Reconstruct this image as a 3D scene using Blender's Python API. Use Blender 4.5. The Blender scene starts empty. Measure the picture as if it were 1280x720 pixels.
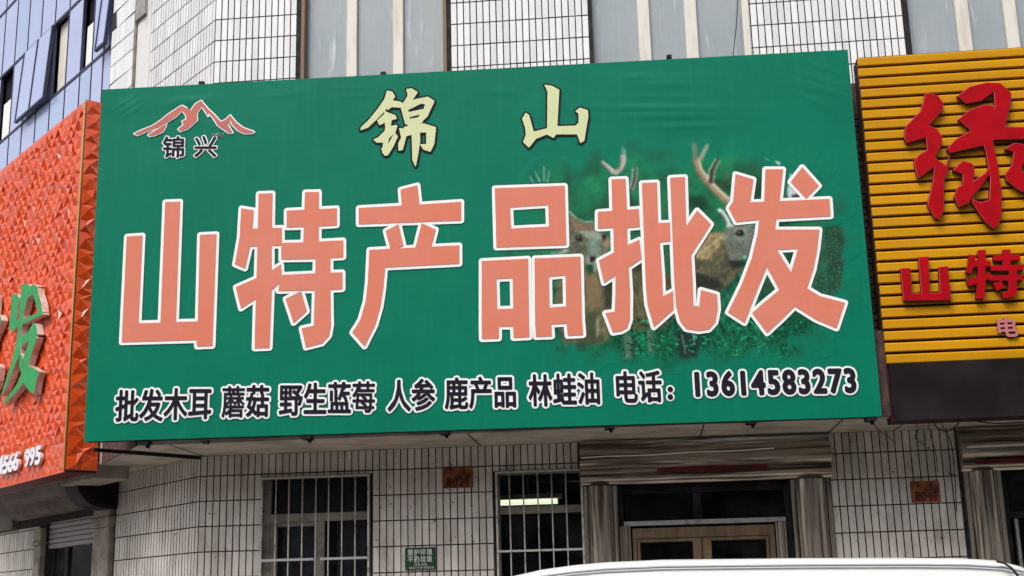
import bpy, bmesh, math, random
import numpy as np
from mathutils import Matrix, Vector
from mathutils.geometry import delaunay_2d_cdt
random.seed(7); rng = np.random.default_rng(7)
S = bpy.context.scene
COL = S.collection
# ------------------------------------------------------------------ camera
# world: main shop front is the plane y = 0 (x right, z up, street at negative y)
F_PX, CX, CY, DIST = 1600.0, 640.0, 360.0, 12.6
PITCH, ROLL, YAW = math.radians(13.824), math.radians(1.454), math.radians(5.65)
CAM = Vector((0, -DIST, 1.6))
fh = Vector((-math.sin(YAW), math.cos(YAW), 0)); rh = Vector((math.cos(YAW), math.sin(YAW), 0)); UPV = Vector((0, 0, 1))
FW = fh * math.cos(PITCH) + UPV * math.sin(PITCH); u0 = -fh * math.sin(PITCH) + UPV * math.cos(PITCH)
CU = u0 * math.cos(ROLL) + rh * math.sin(ROLL); CR = rh * math.cos(ROLL) - u0 * math.sin(ROLL)
cd = bpy.data.cameras.new('camera'); cam = bpy.data.objects.new('camera', cd); COL.objects.link(cam)
cam.matrix_world = Matrix(((CR.x, CU.x, -FW.x, CAM.x), (CR.y, CU.y, -FW.y, CAM.y), (CR.z, CU.z, -FW.z, CAM.z), (0, 0, 0, 1)))
cd.sensor_width = 36; cd.lens = 36 * F_PX / 1280; cd.clip_start = 0.1; cd.clip_end = 800
S.camera = cam
# ------------------------------------------------------------------ world, sun, exposure (overcast)
SUN_EL, SUN_AZ = 52, 205      # azimuth of the sun, clockwise from +Y
w = bpy.data.worlds.new('World'); S.world = w; w.use_nodes = True
nt = w.node_tree; nt.nodes.clear()
sky = nt.nodes.new('ShaderNodeTexSky'); sky.sky_type = 'NISHITA'; sky.sun_disc = False
sky.sun_elevation = math.radians(SUN_EL); sky.sun_rotation = math.radians(SUN_AZ)
sky.air_density = 1.0; sky.dust_density = 4.0; sky.ozone_density = 1.0
hs = nt.nodes.new('ShaderNodeHueSaturation'); hs.inputs['Saturation'].default_value = 0.35
bg = nt.nodes.new('ShaderNodeBackground'); bg.inputs['Strength'].default_value = 0.14
wo = nt.nodes.new('ShaderNodeOutputWorld')
nt.links.new(sky.outputs[0], hs.inputs['Color']); nt.links.new(hs.outputs[0], bg.inputs[0]); nt.links.new(bg.outputs[0], wo.inputs[0])
sl = bpy.data.lights.new('sun', 'SUN'); sl.energy = 1.3; sl.angle = math.radians(28); sl.color = (1, .985, .96)
so = bpy.data.objects.new('sun', sl); COL.objects.link(so)
az, el = math.radians(SUN_AZ), math.radians(SUN_EL)
sd = Vector((math.sin(az) * math.cos(el), math.cos(az) * math.cos(el), math.sin(el)))
so.rotation_euler = sd.to_track_quat('Z', 'Y').to_euler(); so.location = (0, -20, 30)
S.view_settings.view_transform = 'Standard'; S.view_settings.look = 'None'
S.view_settings.exposure = 0.5; S.view_settings.gamma = 1
S.cycles.max_bounces = 8; S.cycles.transparent_max_bounces = 8

# ------------------------------------------------------------------ helpers
class Fr:                                   # a wall frame: u along the wall, out towards the street, z up
    def __init__(s, o, deg):
        s.o = Vector(o); a = math.radians(deg); s.a = a
        s.e = Vector((math.cos(a), math.sin(a), 0)); s.n = s.e.cross(UPV)
        s.m = Matrix.Translation(s.o) @ Matrix.Rotation(a, 4, 'Z')
    def W(s, u, z, out=0): return s.o + s.e * u + s.n * out + UPV * z
MAIN = Fr((0, 0, 0), 0)
WING = Fr((-4.454, 0, 0), -45)
def at(px, py, fr=MAIN, out=0.0):           # where a surveyed photo point lies on a wall plane -> (u, z)
    r = CR * ((px - CX) / F_PX) + CU * ((CY - py) / F_PX) + FW
    p0 = fr.o + fr.n * out
    t = (p0 - CAM).dot(fr.n) / r.dot(fr.n)
    h = CAM + r * t - fr.o
    return h.dot(fr.e), h.z
def lin(c):
    c = c / 255.0
    return c / 12.92 if c <= .04045 else ((c + .055) / 1.055) ** 2.4
def rgb(r, g, b, k=1.0): return (lin(r) * k, lin(g) * k, lin(b) * k)

def mat(name, c, rough=.6, metal=0., c2=None, nscale=4., nlo=.4, nhi=.7, bump=0., bscale=60., stretch=(1, 1, 1), spec=.3, streak=0., streak_c=(.03, .025, .02), coat=0., bstretch=None, detail=5, rnd=0):
    m = bpy.data.materials.new(name); m.use_nodes = True; t = m.node_tree; b = t.nodes['Principled BSDF']
    N = t.nodes.new; L = t.links.new
    b.inputs['Roughness'].default_value = rough; b.inputs['Metallic'].default_value = metal
    b.inputs['Specular IOR Level'].default_value = spec; b.inputs['Coat Weight'].default_value = coat
    tc = N('ShaderNodeTexCoord'); src = tc.outputs['Object']
    col = None
    rg = N('ShaderNodeRGB'); rg.outputs[0].default_value = (*c, 1); col = rg.outputs[0]
    if c2 is not None:
        mp = N('ShaderNodeMapping'); mp.inputs['Scale'].default_value = stretch; L(src, mp.inputs[0])
        n = N('ShaderNodeTexNoise'); n.inputs['Scale'].default_value = nscale; n.inputs['Detail'].default_value = detail; L(mp.outputs[0], n.inputs[0])
        r = N('ShaderNodeMapRange'); r.inputs[1].default_value = nlo; r.inputs[2].default_value = nhi; L(n.outputs[0], r.inputs[0])
        x = N('ShaderNodeMix'); x.data_type = 'RGBA'; L(r.outputs[0], x.inputs[0]); L(col, x.inputs[6]); x.inputs[7].default_value = (*c2, 1); col = x.outputs[2]
    if rnd:
        oi = N('ShaderNodeObjectInfo'); r0 = N('ShaderNodeMapRange'); r0.inputs[3].default_value = 1 - rnd; r0.inputs[4].default_value = 1 + rnd * .4; L(oi.outputs['Random'], r0.inputs[0])
        v = N('ShaderNodeVectorMath'); v.operation = 'SCALE'; L(col, v.inputs[0]); L(r0.outputs[0], v.inputs[3]); col = v.outputs[0]
    if streak:
        mp = N('ShaderNodeMapping'); mp.inputs['Scale'].default_value = (9, 9, .7); L(src, mp.inputs[0])
        n = N('ShaderNodeTexNoise'); n.inputs['Scale'].default_value = 1.6; n.inputs['Detail'].default_value = 6; L(mp.outputs[0], n.inputs[0])
        r = N('ShaderNodeMapRange'); r.inputs[1].default_value = .52; r.inputs[2].default_value = .72; r.inputs[4].default_value = streak; L(n.outputs[0], r.inputs[0])
        x = N('ShaderNodeMix'); x.data_type = 'RGBA'; L(r.outputs[0], x.inputs[0]); L(col, x.inputs[6]); x.inputs[7].default_value = (*streak_c, 1); col = x.outputs[2]
    L(col, b.inputs['Base Color'])
    if bump:
        s2 = src
        if bstretch:
            mp = N('ShaderNodeMapping'); mp.inputs['Scale'].default_value = bstretch; L(src, mp.inputs[0]); s2 = mp.outputs[0]
        n = N('ShaderNodeTexNoise'); n.inputs['Scale'].default_value = bscale; n.inputs['Detail'].default_value = 4; L(s2, n.inputs[0])
        bp = N('ShaderNodeBump'); bp.inputs['Strength'].default_value = bump; bp.inputs['Distance'].default_value = .02
        L(n.outputs[0], bp.inputs['Height']); L(bp.outputs[0], b.inputs['Normal'])
    return m
def emis(name, c, s):
    m = bpy.data.materials.new(name); m.use_nodes = True; b = m.node_tree.nodes['Principled BSDF']
    b.inputs['Emission Color'].default_value = (*c, 1); b.inputs['Emission Strength'].default_value = s; b.inputs['Base Color'].default_value = (*c, 1)
    return m
def glass(name, tint=(.85, .9, .9), gloss_rough=.02, dirt=.06):
    m = bpy.data.materials.new(name); m.use_nodes = True; t = m.node_tree; t.nodes.clear(); N = t.nodes.new; L = t.links.new
    tr = N('ShaderNodeBsdfTransparent'); tr.inputs[0].default_value = (*tint, 1)
    gl = N('ShaderNodeBsdfGlossy'); gl.inputs['Roughness'].default_value = gloss_rough
    fr = N('ShaderNodeFresnel'); fr.inputs[0].default_value = 1.18
    mx = N('ShaderNodeMixShader'); L(fr.outputs[0], mx.inputs[0]); L(tr.outputs[0], mx.inputs[1]); L(gl.outputs[0], mx.inputs[2])
    df = N('ShaderNodeBsdfDiffuse'); df.inputs[0].default_value = (.35, .36, .38, 1)
    tc = N('ShaderNodeTexCoord'); n = N('ShaderNodeTexNoise'); n.inputs['Scale'].default_value = 3.0; n.inputs['Detail'].default_value = 6; L(tc.outputs['Object'], n.inputs[0])
    r = N('ShaderNodeMapRange'); r.inputs[1].default_value = .4; r.inputs[2].default_value = .75; r.inputs[3].default_value = dirt * .1; r.inputs[4].default_value = dirt; L(n.outputs[0], r.inputs[0])
    m2 = N('ShaderNodeMixShader'); L(r.outputs[0], m2.inputs[0]); L(mx.outputs[0], m2.inputs[1]); L(df.outputs[0], m2.inputs[2])
    o = N('ShaderNodeOutputMaterial'); L(m2.outputs[0], o.inputs[0])
    return m

def link(o, parent=None, label=None, cat=None, group=None, kind=None, m=None):
    COL.objects.link(o)
    if parent is not None: o.parent = parent
    if m is not None: o.matrix_local = m
    if label: o['label'] = label
    if cat: o['category'] = cat
    if group: o['group'] = group
    if kind: o['kind'] = kind
    return o
def empty(name, fr=None, u=0, z=0, out=0, **k):
    o = bpy.data.objects.new(name, None); o.empty_display_size = .2
    if 'm' not in k: k['m'] = Matrix.Identity(4) if fr is None else fr.m @ Matrix.Translation((u, -out, z))
    return link(o, **k)
class MB:                                   # mesh builder in (u, out, z) of a wall frame; local mesh coords are (u, -out, z)
    def __init__(s): s.v = []; s.f = []; s.mi = []
    def add(s, vs, fs, mi=0):
        n = len(s.v); s.v += [(v[0], -v[1], v[2]) for v in vs]; s.f += [tuple(n + i for i in f) for f in fs]; s.mi += [mi] * len(fs); return s
    def box(s, u0, u1, o0, o1, z0, z1, mi=0):
        vs = [(u, o, z) for z in (z0, z1) for o in (o0, o1) for u in (u0, u1)]
        return s.add(vs, [(0, 1, 3, 2), (4, 6, 7, 5), (0, 4, 5, 1), (2, 3, 7, 6), (0, 2, 6, 4), (1, 5, 7, 3)], mi)
    def cbox(s, u0, u1, o0, o1, z0, z1, c=.004, mi=0):  # front face chamfered box (front = o1)
        a = [(u0, o0, z0), (u1, o0, z0), (u1, o0, z1), (u0, o0, z1)]
        b = [(u0, o1 - c, z0), (u1, o1 - c, z0), (u1, o1 - c, z1), (u0, o1 - c, z1)]
        d = [(u0 + c, o1, z0 + c), (u1 - c, o1, z0 + c), (u1 - c, o1, z1 - c), (u0 + c, o1, z1 - c)]
        fs = []
        for i in range(4):
            j = (i + 1) % 4; fs += [(i, j, 4 + j, 4 + i), (4 + i, 4 + j, 8 + j, 8 + i)]
        fs.append((8, 9, 10, 11)); fs.append((3, 2, 1, 0))
        return s.add(a + b + d, fs, mi)
    def prism(s, pts, o0, o1, mi=0):        # polygon in (u,z), extruded in out
        n = len(pts); vs = [(p[0], o0, p[1]) for p in pts] + [(p[0], o1, p[1]) for p in pts]
        fs = [tuple(range(n))[::-1], tuple(range(n, 2 * n))] + [(i, (i + 1) % n, n + (i + 1) % n, n + i) for i in range(n)]
        return s.add(vs, fs, mi)
    def profile(s, pts, u0, u1, mi=0):      # polygon in (out,z), extruded in u
        n = len(pts); vs = [(u0, p[0], p[1]) for p in pts] + [(u1, p[0], p[1]) for p in pts]
        fs = [tuple(range(n)), tuple(range(n, 2 * n))[::-1]] + [(i, n + i, n + (i + 1) % n, (i + 1) % n) for i in range(n)]
        return s.add(vs, fs, mi)
    def plan(s, pts, z0, z1, mi=0):         # polygon in (u,out), extruded in z
        n = len(pts); vs = [(p[0], p[1], z0) for p in pts] + [(p[0], p[1], z1) for p in pts]
        fs = [tuple(range(n)), tuple(range(n, 2 * n))[::-1]] + [(i, (i + 1) % n, n + (i + 1) % n, n + i) for i in range(n)]
        return s.add(vs, fs, mi)
    def tube(s, pts, r, seg=8, mi=0):
        pts = [Vector(p) for p in pts]; base = len(s.v); rings = []
        for i, p in enumerate(pts):
            d = (pts[min(i + 1, len(pts) - 1)] - pts[max(i - 1, 0)]).normalized()
            a = d.cross(Vector((0, 0, 1)) if abs(d.z) < .9 else Vector((1, 0, 0))).normalized(); b = d.cross(a)
            rings.append([p + (a * math.cos(t) + b * math.sin(t)) * r for t in [2 * math.pi * k / seg for k in range(seg)]])
        vs = [tuple(v) for R in rings for v in R]; fs = []
        for i in range(len(pts) - 1):
            for k in range(seg):
                fs.append((i * seg + k, i * seg + (k + 1) % seg, (i + 1) * seg + (k + 1) % seg, (i + 1) * seg + k))
        fs.append(tuple(range(seg))[::-1]); fs.append(tuple((len(pts) - 1) * seg + k for k in range(seg)))
        return s.add(vs, fs, mi)
    def mesh(s, name, mats, smooth=False):
        me = bpy.data.meshes.new(name); me.from_pydata(s.v, [], s.f)
        for m in (mats if isinstance(mats, (list, tuple)) else [mats]): me.materials.append(m)
        if any(s.mi) and len(me.polygons) == len(s.mi): me.polygons.foreach_set('material_index', s.mi)
        me.validate(); me.update()
        bm = bmesh.new(); bm.from_mesh(me); bmesh.ops.recalc_face_normals(bm, faces=bm.faces); bm.to_mesh(me); bm.free()
        if smooth: me.shade_smooth()
        return me
    def build(s, name, mats, parent=None, smooth=False, **k):
        return link(bpy.data.objects.new(name, s.mesh(name, mats, smooth)), parent, **k)
def bevel(o, w=.01, seg=2, ang=35):
    m = o.modifiers.new('bevel', 'BEVEL'); m.width = w; m.segments = seg; m.limit_method = 'ANGLE'; m.angle_limit = math.radians(ang); return o

# ------------------------------------------------------------------ flat shapes: union of polygons, dilated
def stadium(a, b, r, k=4):
    d = (b - a); l = d.length
    if l < 1e-7: return None
    t = math.atan2(d.y, d.x); P = []
    for i in range(k + 1): P.append(b + Vector((math.cos(t - math.pi / 2 + math.pi * i / k), math.sin(t - math.pi / 2 + math.pi * i / k))) * r)
    for i in range(k + 1): P.append(a + Vector((math.cos(t + math.pi / 2 + math.pi * i / k), math.sin(t + math.pi / 2 + math.pi * i / k))) * r)
    return P
def union(polys, r=0.0, k=4):
    P = []
    for q in polys:                          # scaled up, rounded, slivers and doubled points dropped: the triangulator is fussy
        q = [Vector((round(p[0] * 100, 4), round(p[1] * 100, 4))) for p in q]
        q = [p for i, p in enumerate(q) if (p - q[i - 1]).length > 2e-3]
        if len(q) > 2 and abs(sum(a.x * b.y - b.x * a.y for a, b in zip(q, q[1:] + q[:1]))) > 2e-3: P.append(q)
    r *= 100
    if r > 0:
        E = set()
        seen = {}
        for q in P:
            for i in range(len(q)):
                a, b = q[i], q[(i + 1) % len(q)]
                key = tuple(sorted(((a.x, a.y), (b.x, b.y))))
                seen[key] = seen.get(key, 0) + 1
        for key, c in seen.items():
            if c == 1:
                s = stadium(Vector(key[0]), Vector(key[1]), r, k)
                if s: P.append(s)
    V = []; Fs = []
    for q in P:
        if sum(a.x * b.y - b.x * a.y for a, b in zip(q, q[1:] + q[:1])) < 0: q = q[::-1]
        Fs.append(list(range(len(V), len(V) + len(q)))); V += q
    vs, es, fs, ov, oe, of = delaunay_2d_cdt(V, [], Fs, 1, 1e-4, True)
    fs = [f for f, o in zip(fs, of) if len(o)]
    used = sorted({i for f in fs for i in f}); mp = {j: i for i, j in enumerate(used)}
    return [vs[i] / 100 for i in used], [tuple(mp[i] for i in f) for f in fs]
def flat(name, U, out, material, parent, **k):
    vs, fs = U
    me = bpy.data.meshes.new(name); me.from_pydata([(v.x, -out, v.y) for v in vs], [], fs); me.materials.append(material)
    bm = bmesh.new(); bm.from_mesh(me); bm.normal_update()
    for f in bm.faces:
        if f.normal.y > 0: f.normal_flip()
    bm.to_mesh(me); bm.free()
    return link(bpy.data.objects.new(name, me), parent, **k)
def solid(name, U, o0, o1, mats, parent, ch=0.0, **k):   # extruded letter, face material 0 and side material 1
    vs, fs = U; bm = bmesh.new()
    V = [bm.verts.new((v.x, -o1, v.y)) for v in vs]
    F = []
    for f in fs:
        try: F.append(bm.faces.new([V[i] for i in f]))
        except ValueError: pass
    bm.normal_update()
    for f in F:
        if f.normal.y > 0: f.normal_flip()
        f.material_index = 0
    edges = [e for e in bm.edges if len(e.link_faces) == 1]
    r = bmesh.ops.extrude_edge_only(bm, edges=edges)
    for v in [g for g in r['geom'] if isinstance(g, bmesh.types.BMVert)]: v.co.y = -o0
    for g in r['geom']:
        if isinstance(g, bmesh.types.BMFace): g.material_index = 1 if len(mats) > 1 else 0
    if ch:
        bm.normal_update(); be = [e for e in edges if e.is_valid]
        bmesh.ops.bevel(bm, geom=be, offset=ch, segments=1, affect='EDGES', profile=.5, material=2 if len(mats) > 2 else (1 if len(mats) > 1 else 0), clamp_overlap=True)
    me = bpy.data.meshes.new(name); bmesh.ops.recalc_face_normals(bm, faces=bm.faces); bm.to_mesh(me); bm.free()
    for m in mats: me.materials.append(m)
    return link(bpy.data.objects.new(name, me), parent, **k)
_gc = {}
def glyph(ch):                              # triangles of a character of Blender's built-in font, em units
    if ch not in _gc:
        c = bpy.data.curves.new('glyph', 'FONT'); c.body = ch; c.resolution_u = 3
        c.fill_mode = 'NONE'; o = bpy.data.objects.new('glyph', c); COL.objects.link(o); bpy.context.view_layer.update()
        me = bpy.data.meshes.new_from_object(o)
        V = [Vector((v.co.x, v.co.y)) * 100 for v in me.vertices]; E = [tuple(e.vertices) for e in me.edges]
        nx = {}
        for a, b in E: nx.setdefault(a, []).append(b); nx.setdefault(b, []).append(a)
        loops, done = [], set()
        for v0 in range(len(V)):
            if v0 in done or v0 not in nx: continue
            lp, v, pr = [], v0, -1
            while v not in done:
                done.add(v); lp.append(v); q = [k for k in nx[v] if k != pr and k not in done]; pr = v
                if not q: break
                v = min(q) if len(lp) == 1 else q[0]      # vertices of a contour are numbered in drawing order
            loops.append(lp)
        vs, es, fs, *_r = delaunay_2d_cdt(V, E, [], 0, 1e-4, False)
        def winding(p):
            w_ = 0
            for lp in loops:
                for k in range(len(lp)):
                    a, b = V[lp[k - 1]], V[lp[k]]
                    if (a.y <= p.y) != (b.y <= p.y):
                        x = a.x + (p.y - a.y) / (b.y - a.y) * (b.x - a.x)
                        if x > p.x: w_ += 1 if b.y > a.y else -1
            return w_
        T = []
        for f in fs:
            p = sum((vs[k] for k in f), Vector((0, 0))) / len(f)
            if winding(p): T.append([(vs[k].x / 100, vs[k].y / 100) for k in f])
        _gc[ch] = T
        bpy.data.objects.remove(o); bpy.data.curves.remove(c); bpy.data.meshes.remove(me)
    return _gc[ch]
def fit(tris, u0, u1, z0, z1, shear=0.0, box=None):
    xs = [p[0] for t in tris for p in t]; ys = [p[1] for t in tris for p in t]
    bx0, bx1, by0, by1 = box or (min(xs), max(xs), min(ys), max(ys))
    return [[(u0 + (p[0] - bx0) / (bx1 - bx0) * (u1 - u0), z0 + (p[1] - by0) / (by1 - by0) * (z1 - z0) + shear * ((p[0] - bx0) / (bx1 - bx0) - .5)) for p in t] for t in tris]
CJK = (.03, .97, -.075, .85)
def P(s): # "x y x y" -> list
    a = [float(t) for t in s.split()]; return list(zip(a[::2], a[1::2]))
def trace(polys, ox, oy, sc, fr, out): return [[at(ox + x / sc, oy + y / sc, fr, out) for x, y in (P(q) if isinstance(q, str) else q)] for q in polys]

# ------------------------------------------------------------------ materials
def tile_mat(name, c, dirt, dc):
    m = bpy.data.materials.new(name); m.use_nodes = True; t = m.node_tree; b = t.nodes['Principled BSDF']; N = t.nodes.new; L = t.links.new
    b.inputs['Roughness'].default_value = .32; b.inputs['Specular IOR Level'].default_value = .45
    g = N('ShaderNodeNewGeometry')
    # tone of each tile: white noise on the snapped position
    sn = N('ShaderNodeVectorMath'); sn.operation = 'SNAP'; sn.inputs[1].default_value = (.0707, .5, .25)
    ad = N('ShaderNodeVectorMath'); ad.operation = 'ADD'; ad.inputs[1].default_value = (4.454, 0, -.168)
    L(g.outputs['Position'], ad.inputs[0]); L(ad.outputs[0], sn.inputs[0])
    wn = N('ShaderNodeTexWhiteNoise'); L(sn.outputs[0], wn.inputs[0])
    r1 = N('ShaderNodeMapRange'); r1.inputs[3].default_value = .86; r1.inputs[4].default_value = 1.08; L(wn.outputs[0], r1.inputs[0])
    sc = N('ShaderNodeVectorMath'); sc.operation = 'SCALE'; sc.inputs[0].default_value = c; L(r1.outputs[0], sc.inputs[3])
    n = N('ShaderNodeTexNoise'); n.inputs['Scale'].default_value = 2.2; n.inputs['Detail'].default_value = 7; n.inputs['Roughness'].default_value = .65
    mp = N('ShaderNodeMapping'); mp.inputs['Scale'].default_value = (2.2, 2.2, .8); L(g.outputs['Position'], mp.inputs[0]); L(mp.outputs[0], n.inputs[0])
    r2 = N('ShaderNodeMapRange'); r2.inputs[1].default_value = .47; r2.inputs[2].default_value = .8; r2.inputs[4].default_value = dirt; L(n.outputs[0], r2.inputs[0])
    x = N('ShaderNodeMix'); x.data_type = 'RGBA'; L(r2.outputs[0], x.inputs[0]); L(sc.outputs[0], x.inputs[6]); x.inputs[7].default_value = (*dc, 1)
    n3 = N('ShaderNodeTexNoise'); n3.inputs['Scale'].default_value = 14; n3.inputs['Detail'].default_value = 3; L(g.outputs['Position'], n3.inputs[0])
    r3 = N('ShaderNodeMapRange'); r3.inputs[1].default_value = .66; r3.inputs[2].default_value = .74; r3.inputs[4].default_value = dirt * .9; L(n3.outputs[0], r3.inputs[0])
    y = N('ShaderNodeMix'); y.data_type = 'RGBA'; L(r3.outputs[0], y.inputs[0]); L(x.outputs[2], y.inputs[6]); y.inputs[7].default_value = (dc[0] * .5, dc[1] * .4, dc[2] * .3, 1)
    L(y.outputs[2], b.inputs['Base Color'])
    bp = N('ShaderNodeBump'); bp.inputs['Strength'].default_value = .12; bp.inputs['Distance'].default_value = .01
    n2 = N('ShaderNodeTexNoise'); n2.inputs['Scale'].default_value = 9; L(g.outputs['Position'], n2.inputs[0]); L(n2.outputs[0], bp.inputs['Height']); L(bp.outputs[0], b.inputs['Normal'])
    return m
M = {}
M['tile_up'] = tile_mat('glazed white tile', (.76, .76, .75), .25, (.42, .39, .35))
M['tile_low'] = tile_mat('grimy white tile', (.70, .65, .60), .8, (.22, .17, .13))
M['grout'] = mat('dark grout', (.02, .017, .016), .95, c2=(.045, .04, .035), nscale=8, bump=.3, bscale=90)
M['plaster'] = mat('stained plaster soffit', (.50, .435, .37), .9, c2=(.26, .215, .175), nscale=2.5, nlo=.42, nhi=.75, bump=.3, bscale=40)
M['plaster_w'] = mat('white plaster', (.68, .67, .65), .85, c2=(.5, .47, .44), nscale=3, nlo=.5, nhi=.8)
M['brick'] = mat('brown brick', (.11, .06, .05), .9, c2=(.05, .03, .03), nscale=14, bump=.5)
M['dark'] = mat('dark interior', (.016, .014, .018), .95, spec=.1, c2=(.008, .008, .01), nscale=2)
M['black'] = mat('black painted metal', (.012, .011, .012), .5, c2=(.03, .027, .027), nscale=6, spec=.1)
M['blackpanel'] = mat('black panel', (.013, .009, .010), .5, c2=(.022, .016, .017), nscale=2.5, nlo=.4, nhi=.7, spec=.06)
M['steel'] = mat('galvanised steel', (.42, .42, .42), .4, .8, c2=(.2, .17, .14), nscale=15, nlo=.5, nhi=.75)
M['bar'] = mat('painted window bars', (.62, .60, .56), .45, .3, c2=(.2, .16, .13), nscale=20, nlo=.5, nhi=.75)
M['rail'] = mat('bright steel rail', (.8, .8, .78), .3, .6)
M['pvc'] = mat('off white window frame', (.70, .66, .58), .4, c2=(.5, .44, .36), nscale=3, stretch=(4, 4, .6), nlo=.45, nhi=.8)
M['oldframe'] = mat('grey beige window frame', (.26, .24, .20), .55, c2=(.14, .12, .1), nscale=8)
M['wood'] = mat('ochre timber door frame', (.19, .135, .075), .45, c2=(.10, .065, .035), nscale=5, stretch=(3, 3, .5), nlo=.4, nhi=.7, bump=.1, bscale=50)
M['brownedge'] = mat('brown edging', (.20, .13, .08), .6)
M['film'] = None
M['glass'] = glass('window glass', (.75, .78, .8), .03, .05)
M['red'] = mat('faded red banner strip', (.16, .018, .02), .7, c2=(.07, .012, .014), nscale=7)
M['rubber'] = mat('black rubber', (.02, .02, .02), .8)
M['asphalt'] = mat('asphalt', (.05, .05, .052), .9, c2=(.075, .073, .07), nscale=20, bump=.5, bscale=150)
M['paving'] = mat('pavement', (.30, .28, .26), .85, c2=(.2, .19, .17), nscale=5, bump=.2)
M['kerb'] = mat('kerb stone', (.36, .35, .33), .85, c2=(.25, .24, .22), nscale=6)

def film_mat():  # pale streaks and blotches: plastic film plus reflections painted into the colour
    m = bpy.data.materials.new('window glass with film and painted reflections'); m.use_nodes = True; t = m.node_tree; b = t.nodes['Principled BSDF']; N = t.nodes.new; L = t.links.new
    tc = N('ShaderNodeTexCoord')
    mp = N('ShaderNodeMapping'); mp.inputs['Rotation'].default_value = (0, math.radians(24), 0); mp.inputs['Scale'].default_value = (6, 3, .9); L(tc.outputs['Object'], mp.inputs[0])
    n = N('ShaderNodeTexNoise'); n.inputs['Scale'].default_value = 2.2; n.inputs['Detail'].default_value = 7; n.inputs['Distortion'].default_value = .6; L(mp.outputs[0], n.inputs[0])
    r = N('ShaderNodeMapRange'); r.inputs[1].default_value = .62; r.inputs[2].default_value = .82; r.inputs[4].default_value = .8; L(n.outputs[0], r.inputs[0])
    x = N('ShaderNodeMix'); x.data_type = 'RGBA'; x.inputs[6].default_value = (.27, .31, .33, 1); x.inputs[7].default_value = (.60, .63, .64, 1); L(r.outputs[0], x.inputs[0])
    n2 = N('ShaderNodeTexNoise'); n2.inputs['Scale'].default_value = 1.3; n2.inputs['Detail'].default_value = 4; L(tc.outputs['Object'], n2.inputs[0])
    r2 = N('ShaderNodeMapRange'); r2.inputs[1].default_value = .35; r2.inputs[2].default_value = .7; r2.inputs[4].default_value = .5; L(n2.outputs[0], r2.inputs[0])
    y = N('ShaderNodeMix'); y.data_type = 'RGBA'; L(r2.outputs[0], y.inputs[0]); L(x.outputs[2], y.inputs[6]); y.inputs[7].default_value = (.36, .375, .375, 1)
    L(y.outputs[2], b.inputs['Base Color']); b.inputs['Roughness'].default_value = .06; b.inputs['Specular IOR Level'].default_value = .7
    bp = N('ShaderNodeBump'); bp.inputs['Strength'].default_value = .25; bp.inputs['Distance'].default_value = .02; L(n.outputs[0], bp.inputs['Height']); L(bp.outputs[0], b.inputs['Normal'])
    return m
M['film'] = film_mat()
def crumple_mat(name, st):                  # polished, slightly dented stainless steel sheet of the door surrounds, with highlight and reflection streaks painted into its colour along one direction
    m = bpy.data.materials.new(name); m.use_nodes = True; t = m.node_tree; b = t.nodes['Principled BSDF']; N = t.nodes.new; L = t.links.new
    tc = N('ShaderNodeTexCoord'); mp = N('ShaderNodeMapping'); mp.inputs['Scale'].default_value = st; L(tc.outputs['Object'], mp.inputs[0])
    n = N('ShaderNodeTexNoise'); n.inputs['Scale'].default_value = 4; n.inputs['Detail'].default_value = 5; n.inputs['Distortion'].default_value = .15; L(mp.outputs[0], n.inputs[0])
    r = N('ShaderNodeMapRange'); r.inputs[1].default_value = .46; r.inputs[2].default_value = .62; L(n.outputs[0], r.inputs[0])
    x = N('ShaderNodeMix'); x.data_type = 'RGBA'; x.inputs[6].default_value = (.56, .485, .40, 1); x.inputs[7].default_value = (.15, .115, .09, 1); L(r.outputs[0], x.inputs[0])
    L(x.outputs[2], b.inputs['Base Color']); b.inputs['Metallic'].default_value = .7; b.inputs['Roughness'].default_value = .2
    n2 = N('ShaderNodeTexNoise'); n2.inputs['Scale'].default_value = 4; n2.inputs['Detail'].default_value = 3; L(mp.outputs[0], n2.inputs[0])
    bp = N('ShaderNodeBump'); bp.inputs['Strength'].default_value = .6; bp.inputs['Distance'].default_value = .02; L(n2.outputs[0], bp.inputs['Height']); L(bp.outputs[0], b.inputs['Normal'])
    return m
M['steelh'] = crumple_mat('polished steel lintel', (.25, 3.5, 4))
M['stamped'] = crumple_mat('polished steel column', (7, 7, .25))

# ================================================================== GROUND
def structure(mb, name, m, **k): return mb.build(name, m, kind='structure', **k)
structure(MB().box(-400, 400, -400, 400, -.35, -.15), 'ground', M['asphalt'])
structure(MB().box(-120, 120, 3.45, 22, -.146, -.10), 'road', M['asphalt'])
structure(MB().box(-120, 120, 3.25, 3.44, -.14, .02), 'kerb', M['kerb'])
pv = structure(MB().box(-60, 60, -30, 3.245, -.14, -.02), 'pavement', M['paving'])

mb = MB(); mb.box(-60, 60, 27, 36, -.13, 11.5)  # unseen building row, added to shade the lower wall and darken its reflections
for i in range(40):
    for k in range(3): mb.box(-58 + i * 3, -56.4 + i * 3, 26.95, 26.99, 1.2 + 3.4 * k, 3.0 + 3.4 * k, 1)
structure(mb, 'added_row_opposite', [mat('added row render', (.22, .2, .18), .9), M['black']])
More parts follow.
